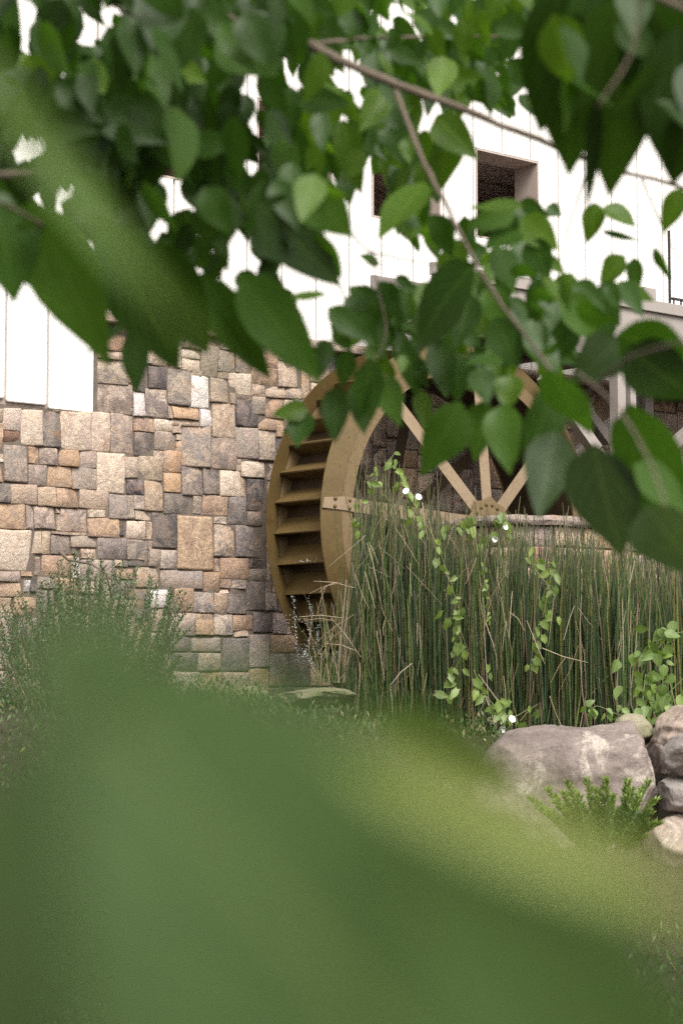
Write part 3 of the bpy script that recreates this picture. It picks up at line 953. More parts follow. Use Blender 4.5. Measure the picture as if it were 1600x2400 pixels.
while z1 > .85:
    hgt = rs.uniform(.13, .24)
    s = rs.uniform(-.2, 0)
    while s < cum[-1] - .03:
        w_ = rs.uniform(.16, .42)
        a0, a1 = max(s, .005), min(s + w_ - .01, cum[-1] - .005)
        if a1 - a0 > .04:
            tone = rs.choice(RT)
            q = [(a0, z1 - hgt + .012), (a1, z1 - hgt + .012), (a1, z1), (a0, z1)]
            vs, fs = stone_verts(q, rs, lambda a, d, v: rp(a, d, v))
            link('stone', stone_mesh(vs, fs, jitter(TONES[tone][0], rs), jitter(TONES[tone][1], rs)), rwall)
        s += w_
    z1 -= hgt
s = 0.0
while s < cum[-1] - .05:
    w_ = min(rs.uniform(.45, .7), cum[-1] - s)
    b = MB(); k_ = 8
    for i in range(k_ + 1):
        ss = s + .004 + (w_ - .008) * i / k_
        for (d, z) in ((.06, rw_top - .068), (.075, rw_top - .035), (.055, rw_top), (-.30, rw_top), (-.30, rw_top - .068)):
            wob = rs.uniform(-.008, .008)
            b.v.append(tuple(rp(ss, d + wob, z + wob * .5)))
    for i in range(k_):
        for k in range(5):
            q = (k + 1) % 5
            b.f.append((i * 5 + k, (i + 1) * 5 + k, (i + 1) * 5 + q, i * 5 + q))
    b.f += [tuple(range(5)), tuple(range(k_ * 5 + 4, k_ * 5 - 1, -1))]
    link('cap_stone', stone_mesh(b.v, b.f, jitter((.24, .20, .175), rs), jitter((.32, .26, .21), rs)), rwall)
    s += w_

#@@ROCKS
# ------------------------------------------------------------------ boulders
def boulder(name, label, x0, y0, x1, y1, d, mat, depth, seed, sub=5, rough=.10, sq=.75, group=None, lean=0.0, ridged=0.0, facets=9):
    bm = bmesh.new()
    bmesh.ops.create_icosphere(bm, subdivisions=sub, radius=1.0)
    sv = Vector((seed * 3.1, seed * 1.7, seed * 5.3))
    prs = random.Random(seed)
    planes = []
    for _ in range(facets):
        pn = Vector((prs.gauss(0, 1), prs.gauss(0, 1) - .5, prs.gauss(0, .8))).normalized()
        planes.append((pn, prs.uniform(.70, .92)))
    c = P((x0 + x1) / 2, (y0 + y1) / 2, d + depth / 2)
    hw, hh = (x1 - x0) / 2 / F * (d + depth * .4), (y1 - y0) / 2 / F * (d + depth * .4)
    for v in bm.verts:
        p = v.co.copy()
        q = Vector([math.copysign(abs(t) ** sq, t) for t in p])
        q *= 1 / max(1e-6, (abs(q.x) ** 4 + abs(q.y) ** 4 + abs(q.z) ** 4) ** .25)
        p = p.lerp(q, .55)
        n1 = mnoise.fractal(p * 1.1 + sv, .9, 2.0, 5)
        n2 = mnoise.fractal(p * 4.0 + sv, .8, 2.1, 4)
        for pn, po in planes:
            ex = p.dot(pn) - po
            if ex > 0: p -= pn * ex * .88
        k = 1 + rough * n1 + rough * .22 * n2
        if ridged: k += ridged * math.sin(p.z * 9 + 2.5 * mnoise.noise(p * 1.5 + sv) + p.x * 1.5)
        p = p * k
        v.co = Vector((p.x * hw + p.z * lean * hh, p.y * depth / 2, p.z * hh))
    me = bpy.data.meshes.new(name); bm.to_mesh(me); bm.free()
    me.polygons.foreach_set('use_smooth', [True] * len(me.polygons))
    o = link(name, me, None, M[mat]); o.location = c
    return tag(o, label, 'boulder' if 'boulder' in name else 'rock', group)
boulder('boulder', 'largest grey brown boulder with pale patches lying in front of the reeds', 1090, 1676, 1580, 2080, 10.6, 'boulder', 1.3, 3, 6, .10, .62, None, .12, 0, 12)
boulder('boulder', 'knobbly layered tan boulder at the reed bed beside the largest boulder', 1522, 1652, 1680, 1772, 11.2, 'boulder_tan', .5, 9, 5, .12, .8, None, 0, .04)
boulder('boulder', 'rounded speckled boulder directly under the knobbly layered tan one', 1552, 1722, 1690, 1822, 10.7, 'boulder_grey', .5, 14, 5, .1)
boulder('boulder', 'flat topped dark grey boulder wedged below the rounded speckled one', 1535, 1818, 1720, 1905, 10.6, 'boulder_grey', .5, 5, 5, .08, .6)
boulder('boulder', 'pale tan boulder at the foot of the rock edging', 1500, 1880, 1760, 2110, 10.4, 'boulder_tan', .8, 22, 5, .08, .7)
boulder('rock', 'small ochre rock half hidden behind the largest boulder', 1440, 1674, 1530, 1760, 11.5, 'ledge', .4, 31, 4, .1)
boulder('rock', 'small dark rock in the gap beside the knobbly layered boulder', 1515, 1735, 1575, 1815, 11.2, 'boulder', .4, 35, 4, .1)
boulder('rock', 'long pale flat ledge rock at the edge of the pool', 650, 1612, 830, 1660, 14.3, 'ledge', .9, 41, 5, .09, .5)
boulder('rock', 'low mossy flat rock left of the pale ledge', 440, 1606, 640, 1690, 14.0, 'ledge', .9, 47, 5, .09, .5)
boulder('rock', 'small rounded pale grey rock standing upright below the wheel', 776, 1526, 802, 1580, 15.9, 'boulder_grey', .09, 51, 4, .03)

#@@REEDS
# ------------------------------------------------------------------ horsetail bed: far too many stems to count, one mass
def reed_top(px):                      # pixel height of the dense tops along the picture
    tops = [(810, 1270), (850, 1165), (900, 1140), (950, 1165), (1010, 1190), (1080, 1228), (1150, 1250), (1250, 1268), (1350, 1288), (1450, 1312), (1550, 1335), (1700, 1345)]
    for (a, ya), (b, yb) in zip(tops, tops[1:]):
        if a <= px <= b: return ya + (yb - ya) * (px - a) / (b - a)
    return tops[0][1] if px < 810 else tops[-1][1]
rs = random.Random(42)
reed = MB(); stalk = MB()
def clear_spot(p):
    q = p - HUB
    u, n = q.dot(E_), q.dot(N_)
    if n < .42 and u < 1.95: return False
    best = min((Vector((p.x, p.y)) - f).length for f in fine[::3])
    if best < .16: return False
    # behind the curved wall
    for i in range(0, len(fine) - 1, 4):
        pass
    pp, nn = min(((f, i) for i, f in enumerate(fine)), key=lambda t: (Vector((p.x, p.y)) - t[0]).length)
    s = cum[nn]; c0, no = on_path(s)
    if (Vector((p.x, p.y)) - c0).dot(no) < .12: return False
    return True
GREENS = [(.046, .092, .024), (.066, .12, .03), (.03, .064, .024), (.11, .155, .04), (.038, .08, .03), (.02, .044, .018), (.085, .13, .035)]
DRY = [(.25, .19, .12), (.32, .26, .18), (.20, .15, .09), (.38, .32, .24)]
made = 0; tries = 0
while made < 5600 and tries < 90000:
    tries += 1
    d = rs.uniform(12.2, 15.9)
    px = rs.uniform(806, 1720)
    front = 15.2 - (px - 806) * .0034 if px < 1450 else 12.9
    front = max(front, 12.3)
    if d < front: continue
    if rs.random() < smooth(front + .5, front + 2.4, d) * .72: continue
    x = (px - 800) / F * d
    p = Vector((x, d, 0)); p.z = ground_z(x, d)
    if not clear_spot(p): continue
    ytop = reed_top(px) + abs(rs.gauss(0, 95)) + rs.uniform(-70, 45) + 80 * mnoise.noise(Vector((px * .014, d * 1.5, 0)))
    if rs.random() < .10: ytop -= rs.uniform(10, 90)
    if px < 836: ytop += rs.uniform(50, 260)
    ztop = P(px, ytop, d).z
    h = ztop - p.z
    if h < .25: continue
    h *= (1.0 if d < 14.6 else rs.uniform(.9, 1.02))
    kind = rs.random()
    r0 = rs.uniform(.0030, .0066)
    lean = Vector((rs.gauss(0, .028), rs.gauss(0, .03), 0)) * h
    if rs.random() < .2: lean *= 2.2
    bend = Vector((rs.gauss(0, .035), rs.gauss(0, .02), 0)) * h
    if kind < .24:                           # dead, often broken or leaning
        c = rs.choice(DRY); f = rs.uniform(.7, 1.15); c = tuple(t * f for t in c)
        lean *= 1.5; h *= rs.uniform(.55, 1.0)
        pts = [p + lean * t + bend * math.sin(t * 3.1) + Vector((0, 0, h * t)) for t in (0, .35, .7, 1)]
        stalk.tube(pts, [r0 * .7, r0 * .7, r0 * .6, r0 * .35], 3, c, False)
    else:
        c = rs.choice(GREENS); f = rs.uniform(.4, 1.3)
        c = tuple(t * f for t in c)
        if rs.random() < .14: c = (.13 * f, .14 * f, .035 * f)
        pts = [p + lean * t + bend * math.sin(t * 3.1) + Vector((0, 0, h * t)) for t in (0, .3, .6, .85, 1)]
        reed.tube(pts, [r0, r0, r0 * .9, r0 * .7, r0 * .4], 3, c, False)
    made += 1
# thin grey feathery tops, broken bits and loose criss-cross stalks at the open left end
for k in range(420):
    px = rs.uniform(830, 1650); d = rs.uniform(12.9, 15.2)
    if px < 1100: d = rs.uniform(14.2, 15.4)
    y0 = rs.uniform(reed_top(px) - 10, 1640)
    a = rs.gauss(90, 11 if rs.random() < .72 else 34); L = rs.uniform(25, 130)
    q0 = P(px, y0, d); q1 = P(px + L * math.cos(R_(a)), y0 + L * math.sin(R_(a)), d + rs.uniform(-.1, .1))
    if not clear_spot(Vector((q0.x, q0.y, 0))): continue
    c = rs.choice(DRY); f = rs.uniform(.6, 1.3)
    stalk.tube([q0, q0.lerp(q1, .5) + Vector((rs.gauss(0, .006), 0, rs.gauss(0, .006))), q1], [.0019, .0019, .0012], 3, tuple(t * f for t in c), False)
for (x0, y0, x1, y1, c) in ((865,1330,940,1372,3),(735,1362,830,1378,1),(725,1391,800,1366,0),(748,1388,790,1365,1),(740,1450,762,1377,0),(702,1446,800,1448,1),(712,1454,790,1456,0),(775,1448,845,1540,3),(738,1508,830,1440,0),(735,1540,810,1470,0),(765,1508,835,1526,1),(820,1490,850,1590,2),(845,1520,880,1610,2),(790,1500,770,1580,0),(800,1450,745,1535,2),(810,1560,850,1440,0),(885,1640,897,1570,3),(915,1605,965,1555,3),(895,1570,912,1540,2),(1165,1720,1125,1600,3),(1120,1580,1200,1700,3),(1260,1650,1218,1690,2),(1440,1540,1455,1420,3),(1320,1500,1345,1420,3),(1290,1600,1325,1540,2)):
    d = 15.0 if x0 < 900 else 13.3
    f = rs.uniform(.9, 1.25)
    q0, q1 = P(x0, y0, d), P(x1, y1, d)
    stalk.tube([q0, q0.lerp(q1, .5) + Vector((0, 0, .015)), q1], [.0017, .0027, .0022], 4, tuple(t * f for t in DRY[c]), False)
for k in range(70):                       # tuft in the corner beside the wheel
    px = rs.uniform(742, 835); d = rs.uniform(14.9, 15.5)
    q0 = P(px, 1600, d); a = rs.gauss(-95, 17); L = rs.uniform(90, 260) if px > 775 else rs.uniform(60, 200)
    q1 = P(px + L * math.cos(R_(a)), 1600 + L * math.sin(R_(a)), d)
    if not clear_spot(Vector((q0.x, q0.y, 0))): continue
    if rs.random() < .5: reed.tube([q0, q0.lerp(q1, .5), q1], [.0035, .003, .002], 3, rs.choice(GREENS), False)
    else: stalk.tube([q0, q0.lerp(q1, .5) + Vector((rs.gauss(0, .02), 0, 0)), q1], [.0032, .003, .002], 3, rs.choice(DRY), False)
tag(reed.build('horsetail_reeds', M['reed']), kind='stuff')
tag(stalk.build('dead_stalks', M['stalk']), kind='stuff')
#@@PLANTS
# ------------------------------------------------------------------ leaves
def leaf_mesh(name, wr=.5, fold=.18, droop=.12, wave=.02, cells=7, seed=0, point=.55, heart=0.0):
    """Unit leaf: base at the origin, tip at +Y, face towards +Z; uv.x runs -1..1 across, uv.y 0..1 along."""
    rnd = random.Random(seed)
    cols = (-1, -.55, 0, .55, 1)
    vs, fs, uv = [], [], []
    for i in range(cells + 1):
        t = i / cells
        w = (math.sin(math.pi * min(1, t ** .72)) ** .85) * (1 - point * .45 * t ** 2) * wr * .56
        if heart and t < .2: w = wr * .5 * (.35 + 3.2 * t)
        if i == cells: w = .004
        if i == 0: w = max(.012, heart * .2)
        for c in cols:
            x = c * w
            back = heart * .16 * abs(c) * max(0, 1 - t * 5)
            z = fold * abs(x) - droop * t * t + wave * math.sin(t * 11 + seed + c) * abs(c)
            vs.append((x, t - back, z)); uv.append((c * min(1, w / (wr * .25)), t))
    n = len(cols)
    for i in range(cells):
        for k in range(n - 1): fs.append((i * n + k, i * n + k + 1, (i + 1) * n + k + 1, (i + 1) * n + k))
    me = bpy.data.meshes.new(name)
    me.from_pydata(vs, [], fs)
    l = me.uv_layers.new(name='UVMap')
    for lp in me.loops: l.data[lp.index].uv = uv[lp.vertex_index]
    me.polygons.foreach_set('use_smooth', [True] * len(fs))
    me.update()
    return me
def leaf_matrix(bx, by, tx, ty, d, roll=0.0, tau=0.0, d2=None):
    """A leaf from one place to another; roll turns its blade about its own midrib."""
    b, t = P(bx, by, d), P(tx, ty, d if d2 is None else d2)
    if d2 is None and tau:
        t = t + FWD * ((t - b).length * math.tan(R_(tau)))
    y = t - b; L = y.length; y.normalize()
    nrm = -FWD - y * (-FWD).dot(y); nrm.normalize()
    nrm = Matrix.Rotation(R_(roll), 3, y) @ nrm
    x = y.cross(nrm).normalized(); nrm = x.cross(y)
    return b, L, Matrix((x, y, nrm)).transposed()
LEAF = {}
for mt in ('leaf', 'leaf_light', 'leaf_dark', 'leaf_pale', 'leaf_streak', 'leaf_fore', 'leaf_yellow', 'leaf_vine', 'leaf_weed'):
    LEAF[mt] = []
    for k in range(5):
        me = leaf_mesh('leaf', .5, (.14, .3, .2, .38, .08)[k], (.08, .2, -.05, .14, .28)[k], (.012, .02, .015, .025, .018)[k], 8, k * 3 + 1, .6, .9 if mt == 'leaf_vine' else 0)
        me.materials.append(M[mt]); LEAF[mt].append(me)
def place_leaf(parent, bx, by, tx, ty, w, d, roll, tau, mt, rnd, d2=None, var=None):
    b, L, rot = leaf_matrix(bx, by, tx, ty, d, roll, tau, d2)
    pl = math.hypot(tx - bx, ty - by) / F * d
    wid = (w / F * d) / .5
    o = bpy.data.objects.new('leaf', LEAF[mt][rnd.randrange(5) if var is None else var])
    COL.objects.link(o)
    o.parent = parent
    m4 = rot.to_4x4() @ Matrix.Diagonal((wid / max(.35, abs(math.cos(R_(roll)))) , L, (wid + L) / 2, 1))
    m4.translation = b - (parent.location if parent else Vector())
    o.matrix_local = m4
    return o
def join_leaves(name, parent, specs, rnd, mat):
    """Leaves past the limit: still real blades, joined into one part."""
    vs, fs, uvs = [], [], []
    for sp in specs:
        bx, by, tx, ty, w, d, roll, tau, mt = sp[:9]
        b, L, rot = leaf_matrix(bx, by, tx, ty, d, roll, tau)
        wid = (w / F * d) / .5
        m = rot.to_4x4() @ Matrix.Diagonal((wid / max(.35, abs(math.cos(R_(roll)))), L, (wid + L) / 2, 1))
        m.translation = b - parent.location
        me = LEAF[mt][rnd.randrange(5)]
        n0 = len(vs)
        vs += [tuple(m @ v.co) for v in me.vertices]
        ul = me.uv_layers[0].data
        for p in me.polygons:
            fs.append(tuple(n0 + i for i in p.vertices))
            uvs += [tuple(ul[li].uv) for li in p.loop_indices]
    me = bpy.data.meshes.new(name); me.from_pydata(vs, [], fs)
    l = me.uv_layers.new(name='UVMap')
    for i, q in enumerate(uvs): l.data[i].uv = q
    me.polygons.foreach_set('use_smooth', [True] * len(fs))
    me.update()
    return tag(link(name, me, parent, mat), kind='stuff')

# ------------------------------------------------------------------ overhanging tree
tree = tag(empty('overhanging_tree', (-1.25, 3.5, 0)), 'leafy tree whose branches hang across the top of the view', 'tree')
TL = Vector(tree.location)
def branch(name, pts, r0, r1, parent=tree, mat='bark', sides=8):
    q = []
    pp = [P(*p) - TL for p in pts]
    for i in range(len(pp) - 1):
        a, b, c, e = pp[max(i - 1, 0)], pp[i], pp[i + 1], pp[min(i + 2, len(pp) - 1)]
        for k in range(5): q.append(cr(a, b, c, e, k / 5))
    q.append(pp[-1])
    rnd = random.Random(len(q) + int(pts[0][0]))
    q = [v + Vector((rnd.gauss(0, r0 * .12), 0, rnd.gauss(0, r0 * .12))) for v in q]
    m = MB(); n = len(q)
    m.tube(q, [(r0 + (r1 - r0) * i / (n - 1)) * (1 + .12 * math.sin(i * 2.1)) for i in range(n)], sides)
    return m.build(name, M[mat], parent, True)
tk = MB()
tk.tube([(-.02, 0, -.15), (0, 0, .3), (.03, .02, 1.0), (.0, .03, 1.8), (.05, .0, 2.6), (.1, .05, 3.3), (.08, .1, 4.2)], [.13, .10, .09, .08, .065, .05, .025], 12)
tk.build('trunk', M['bark'], tree, True)
branch('branch', [(-950, -640, 3.55), (-300, -300, 3.6), (300, -40, 3.6), (690, 95, 3.3), (745, 115, 3.2), (900, 190, 3.15), (1080, 255, 3.15), (1300, 345, 3.3), (1450, 400, 3.5), (1640, 450, 3.4)], .012, .0028)
branch('branch', [(735, 108, 3.2), (800, 94, 3.25), (1000, 86, 3.7), (1250, 86, 3.8)], .0034, .0022)
branch('branch', [(925, 205, 3.15), (985, 365, 3.05), (1040, 470, 3.0), (1100, 590, 2.98), (1180, 720, 2.95), (1285, 860, 2.9), (1340, 950, 2.85)], .0040, .0020)
branch('twig', [(1385, 375, 3.5), (1345, 490, 3.5), (1310, 612, 3.45)], .0018, .0012)
branch('twig', [(1500, 412, 3.45), (1555, 540, 3.45), (1615, 650, 3.4)], .0019, .0012)
branch('twig', [(740, 490, 3.3), (820, 545, 3.3), (872, 590, 3.3), (1000, 618, 3.3), (1110, 640, 3.4)], .0019, .0011)
branch('twig', [(872, 590, 3.3), (885, 680, 3.3), (905, 770, 3.3), (880, 850, 3.3)], .0014, .001)
branch('branch', [(-700, 560, 2.6), (-100, 425, 2.3), (120, 405, 2.9), (330, 380, 3.3), (560, 440, 3.5), (740, 560, 3.5), (830, 760, 3.5)], .0045, .0012)
branch('branch', [(-100, 425, 2.3), (150, 560, 2.6), (330, 740, 2.9)], .0024, .001)
branch('branch', [(-600, -420, 2.7), (-100, -160, 2.3), (220, -10, 2.9), (450, 120, 3.4), (640, 300, 3.5)], .0045, .0012)
branch('branch', [(690, 95, 3.6), (640, 20, 3.4), (560, -60, 3.2)], .004, .003)
branch('branch', [(1340, 950, 3.0), (1400, 900, 2.6), (1470, 840, 2.2), (1600, 800, 1.9)], .0024, .0016)
branch('branch', [(300, -40, 3.6), (900, -140, 2.8), (1320, -70, 2.0), (1500, -20, 1.9), (1700, 60, 1.8)], .006, .003)
branch('twig', [(1350, 870, 2.5), (1440, 950, 2.2), (1520, 1080, 2.0), (1560, 1190, 1.95)], .0016, .001)
branch('twig', [(1500, -20, 1.9), (1480, 120, 1.9), (1400, 250, 1.9)], .0016, .001)
# leaves that can be read one by one: base, tip, width, depth, roll, lean, material
LV = [
 (722,962,638,967,48,3.40),(712,965,697,1052,62,3.40),(722,975,658,1020,24,3.40),(788,905,785,1040,64,3.35),(852,874,836,1015,48,3.30,55),(866,838,852,1012,68,3.25),
 (897,880,941,1004,64,3.40),(945,808,984,928,58,3.40),(984,912,994,1018,42,3.45),(1078,942,996,1122,104,3.10),(1026,794,1042,932,68,3.40),(1138,938,1117,1082,72,3.30),
 (1174,948,1181,1103,82,3.20),(1190,970,1229,1087,66,3.30),(1296,905,1238,1095,94,3.00),(1300,1010,1250,1222,108,2.90),(1390,1040,1466,1320,150,2.66,30),(1476,945,1606,1250,130,2.61,40),
 (1483,1090,1630,1198,84,2.57,-30),(1512,1183,1640,1372,125,2.50,45),(1446,782,1640,842,110,2.61,50),(1466,816,1625,942,130,2.61),(1450,790,1361,908,112,2.79),(1466,863,1522,969,54,2.70),
 (1290,866,1390,1024,72,2.70,58),(1462,598,1404,670,52,3.50),(1485,603,1490,692,36,3.50,30),(1449,666,1522,704,40,3.50,0),(1408,663,1449,769,56,3.30,45),(1532,578,1578,659,20,3.40,40),
 (803,279,841,455,68,3.40),(700,428,830,550,112,2.70),(1020,272,1104,376,78,3.40),(1039,306,1050,444,78,3.40),(990,365,930,461,52,3.60),(994,428,888,576,78,3.30,45),(1224,486,1096,473,46,3.30,66),
 (1205,486,1096,542,62,3.40),(1218,543,1130,582,56,3.30,58),(1010,503,1073,599,62,3.40),(1222,509,1308,587,72,3.40),(1219,471,1282,513,36,3.50),(1280,484,1315,507,36,3.50),(1394,474,1386,570,54,3.50),(1417,480,1484,540,48,3.50),
 (1409,540,1503,558,15,3.50,30),(1597,440,1555,544,52,3.40),(1112,618,924,812,118,3.15,38),(832,669,890,760,62,3.40),(889,658,935,754,46,3.40),(769,721,872,805,56,3.30),(711,552,801,656,82,2.80),(889,620,838,601,32,3.40,60),
 (1199,624,1258,649,30,3.30,60),(1250,676,1315,712,28,3.30,62),(1275,646,1245,759,62,3.40),(1136,675,1193,771,72,3.30),(1102,687,1067,822,76,3.30),(1021,801,1044,902,62,3.40),(1178,844,1090,838,28,3.20,62),(1348,722,1436,759,42,3.00,58),
 (1331,686,1389,817,72,3.20),(1343,762,1308,846,56,3.20),(1245,773,1308,874,62,3.20),(1159,744,1217,863,82,3.30),(880,700,820,790,60,3.40),(860,740,905,840,64,3.40),(940,700,900,800,66,3.50),(1000,700,1010,800,70,3.40),(1080,830,1060,930,68,3.40),(1120,860,1140,950,64,3.30),(1200,880,1180,960,64,3.30),(940,690,985,745,48,3.50),
 (780,800,735,880,52,3.20,50),(820,820,800,905,50,3.30),(1240,560,1290,650,66,3.40),(1160,580,1210,680,68,3.40),(1050,560,1100,650,58,3.50),(960,480,1000,560,60,3.50),(1100,700,1160,800,76,3.50),(1290,740,1330,850,70,3.40),(1340,640,1300,720,56,3.40),
 (1352,30,1337,416,165,2.48),(1396,225,1394,480,40,2.48,20),(1470,-30,1455,440,210,2.43),(1580,60,1610,425,180,2.43),(1310,-40,1285,300,150,2.52),(1540,-60,1570,300,180,2.41),(1400,-80,1420,260,170,2.48),(1620,250,1590,430,100,2.43),
 (70,470,238,838,165,2.52),(318,775,322,925,64,3.20),(240,520,412,876,165,2.57),(370,560,470,838,140,2.61),(470,640,637,900,98,2.75),(560,640,748,888,125,2.75),(300,758,190,826,30,2.79,55),(-10,470,40,704,140,2.52),(70,590,112,694,95,2.57),
 (600,470,792,655,138,2.75),(765,690,655,706,24,3.00,55),
]
rnd = random.Random(77)
leaves = []
for t in LV:
    bx, by, tx, ty, w, d = t[:6]
    roll = t[6] if len(t) > 6 else rnd.uniform(-28, 28)
    tau = rnd.uniform(-30, 30)
    if bx > 1250 and by < 300: tau, roll = rnd.uniform(15, 38), rnd.uniform(-14, 14)
    elif bx < 700 and by < 640: tau = rnd.uniform(-4, 34)
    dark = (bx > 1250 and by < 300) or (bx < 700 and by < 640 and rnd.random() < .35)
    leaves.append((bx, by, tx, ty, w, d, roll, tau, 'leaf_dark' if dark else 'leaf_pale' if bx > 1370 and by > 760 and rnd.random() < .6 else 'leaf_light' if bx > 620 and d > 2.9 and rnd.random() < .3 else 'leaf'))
GAPS = [(52,345,24),(95,348,14),(160,465,18),(110,508,12),(133,530,12),(88,545,12),(66,641,22),(226,592,8),(249,622,12),(395,455,20),(425,425,14),(440,650,12),(475,722,16),(530,655,26),(560,570,26),(600,620,14),(672,640,24),(757,655,22),(775,700,12),(60,30,38),(50,120,20),(207,75,20),(235,92,9),(570,207,12),(600,295,16),(595,400,10),(700,190,12),(670,175,10),(740,540,24),(900,60,14),(930,22,12),(815,180,26),(838,225,18),(810,290,14),(880,440,30),(850,500,40),(880,560,40),(940,590,30),(1090,320,26),(1150,400,60),(1210,410,60),(1300,400,50),(1340,560,60),(1420,600,20),(1520,600,50),(1540,500,60),(1540,680,50),(760,835,18),(900,800,14),(835,620,24),(800,600,20),(1230,855,24),(1350,890,14),(1225,130,18),(1455,112,10),(1590,100,12),(1000,830,16),(310,770,14)]
def blocked(bx, by, tx, ty, w):
    for (gx_, gy_, r) in GAPS:
        ax_, ay = tx - bx, ty - by
        t = max(0, min(1, ((gx_ - bx) * ax_ + (gy_ - by) * ay) / (ax_ * ax_ + ay * ay)))
        ww = w * .5 * math.sin(math.pi * max(.08, min(.92, t)))
        if math.hypot(gx_ - bx - ax_ * t, gy_ - by - ay * t) < r * (.5 if gx_ < 700 else .85) + ww * .95: return True
    return False
def low_edge(x):
    e = [(-50, 640), (60, 660), (130, 640), (230, 780), (300, 720), (420, 800), (520, 760), (620, 800), (740, 820), (800, 640), (860, 470), (900, 420)]
    for (a, ya), (b, yb) in zip(e, e[1:]):
        if a <= x <= b: return ya + (yb - ya) * (x - a) / (b - a)
    return 400
def fill(n, x0, x1, y0, y1, L0, L1, d0, d1, cond, tries=9000, ang=(75, 26)):
    c = 0
    for _ in range(tries):
        if c >= n: break
        bx, by = rnd.uniform(x0, x1), rnd.uniform(y0, y1)
        L = rnd.uniform(L0, L1); a = R_(rnd.gauss(*ang)); d = rnd.uniform(d0, d1)
        tx, ty = bx + L * math.cos(a), by + L * math.sin(a)
        w = L * rnd.uniform(.45, .62)
        roll = rnd.choice((0, 0, 1, -1)) * rnd.uniform(25, 68)
        w *= max(.4, math.cos(R_(roll)))
        if not cond(bx, by, tx, ty) or blocked(bx, by, tx, ty, w): continue
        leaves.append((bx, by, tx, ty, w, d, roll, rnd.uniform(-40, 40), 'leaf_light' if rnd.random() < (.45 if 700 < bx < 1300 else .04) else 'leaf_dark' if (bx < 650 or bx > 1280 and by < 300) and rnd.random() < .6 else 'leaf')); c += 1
le = lambda bx, by, tx, ty: ty < low_edge(tx) and ty < low_edge(bx) + 30
fill(120, 260, 730, 120, 650, 80, 150, 2.8, 3.8, le)
fill(120, -80, 760, -120, 660, 95, 150, 2.6, 3.2, le)
fill(60, -120, 520, -140, 260, 110, 190, 2.6, 3.3, le)
fill(75, -190, 200, -80, 560, 110, 170, 2.6, 3.4, le)
fill(90, -100, 720, -120, 600, 80, 130, 3.0, 3.9, le)
fill(210, -80, 800, -120, 720, 85, 150, 2.9, 3.9, le)
fill(420, 640, 1330, -90, 320, 50, 120, 3.3, 4.8, lambda bx, by, tx, ty: ty < 262 + (tx - 760) * .07 or tx < 900 and ty < 400)
fill(45, 700, 1000, 100, 420, 60, 110, 3.3, 4.2, lambda bx, by, tx, ty: 1)
fill(46, 860, 1010, 300, 560, 60, 105, 3.3, 4.2, lambda bx, by, tx, ty: 1)
fill(50, 860, 1340, 690, 850, 45, 85, 3.3, 3.9, lambda bx, by, tx, ty: ty < 930)
fill(70, 1000, 1330, 470, 850, 55, 105, 3.4, 4.2, lambda bx, by, tx, ty: ty > 520)
fill(22, 1240, 1470, 640, 820, 55, 100, 2.9, 3.7, lambda bx, by, tx, ty: ty < 905)
fill(30, 760, 1000, 640, 800, 60, 100, 3.3, 4.0, lambda bx, by, tx, ty: ty < 850)
fill(5, 1480, 1640, 850, 1130, 100, 150, 2.2, 2.8, lambda bx, by, tx, ty: tx > 1450, ang=(55, 25))
fill(24, 1290, 1640, -80, 260, 130, 190, 2.3, 2.8, lambda bx, by, tx, ty: ty < 400)
leaves.sort(key=lambda s: -math.hypot(s[2] - s[0], s[3] - s[1]) * s[4])
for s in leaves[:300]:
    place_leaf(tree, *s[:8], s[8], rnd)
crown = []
for _ in range(620):                      # unseen rest of the crown above the frame, added to shade the leaves
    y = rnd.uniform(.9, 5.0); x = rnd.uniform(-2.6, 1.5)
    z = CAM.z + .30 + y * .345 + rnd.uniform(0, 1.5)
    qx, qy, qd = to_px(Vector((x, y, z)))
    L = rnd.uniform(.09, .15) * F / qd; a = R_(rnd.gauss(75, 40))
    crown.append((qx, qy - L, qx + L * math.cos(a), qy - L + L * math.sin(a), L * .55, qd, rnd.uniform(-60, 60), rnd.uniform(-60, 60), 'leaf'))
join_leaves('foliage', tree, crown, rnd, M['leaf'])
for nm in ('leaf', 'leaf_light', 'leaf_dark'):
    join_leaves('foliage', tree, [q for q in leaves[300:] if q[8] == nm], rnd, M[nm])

# ------------------------------------------------------------------ shrub close to the lens, far out of focus
fore = tag(empty('broadleaf_shrub', (.0, .32, .0)), 'broad leaved shrub close to the camera and far out of focus along the bottom', 'shrub')
fs_ = MB()
FL = Vector(fore.location)
FORE = [  # base, tip, width, depth, roll, lean, material
 (1440,3050,60,1420,1200,.25,8,-4,'leaf_fore'), (-150,3000,30,1640,620,.24,-48,0,'leaf_fore'), (900,2700,560,1570,520,.33,24,0,'leaf_fore'),
 (800,1750,1900,2270,150,.235,6,10,'leaf_yellow'), (2050,3200,900,2030,760,.22,-12,0,'leaf_fore'), (700,2400,190,1450,470,.34,12,0,'leaf_fore'),
 (1950,3100,1480,2290,720,.215,25,25,'leaf_fore'),
 (900,1640,1212,1850,110,.62,48,0,'leaf_fore'), (1000,1700,1190,1800,60,.6,40,0,'leaf_fore'),
 (120,1640,330,1390,190,.25,-20,0,'leaf_fore'), (240,1545,440,1640,46,.9,45,0,'leaf_fore'),
]
rf_ = random.Random(4)
for s in FORE: place_leaf(fore, *s[:8], s[8], rf_, None, 0)
place_leaf(fore, -220, -90, 550, 990, 82, .40, 15, 8, 'leaf_streak', rf_, None, 4)
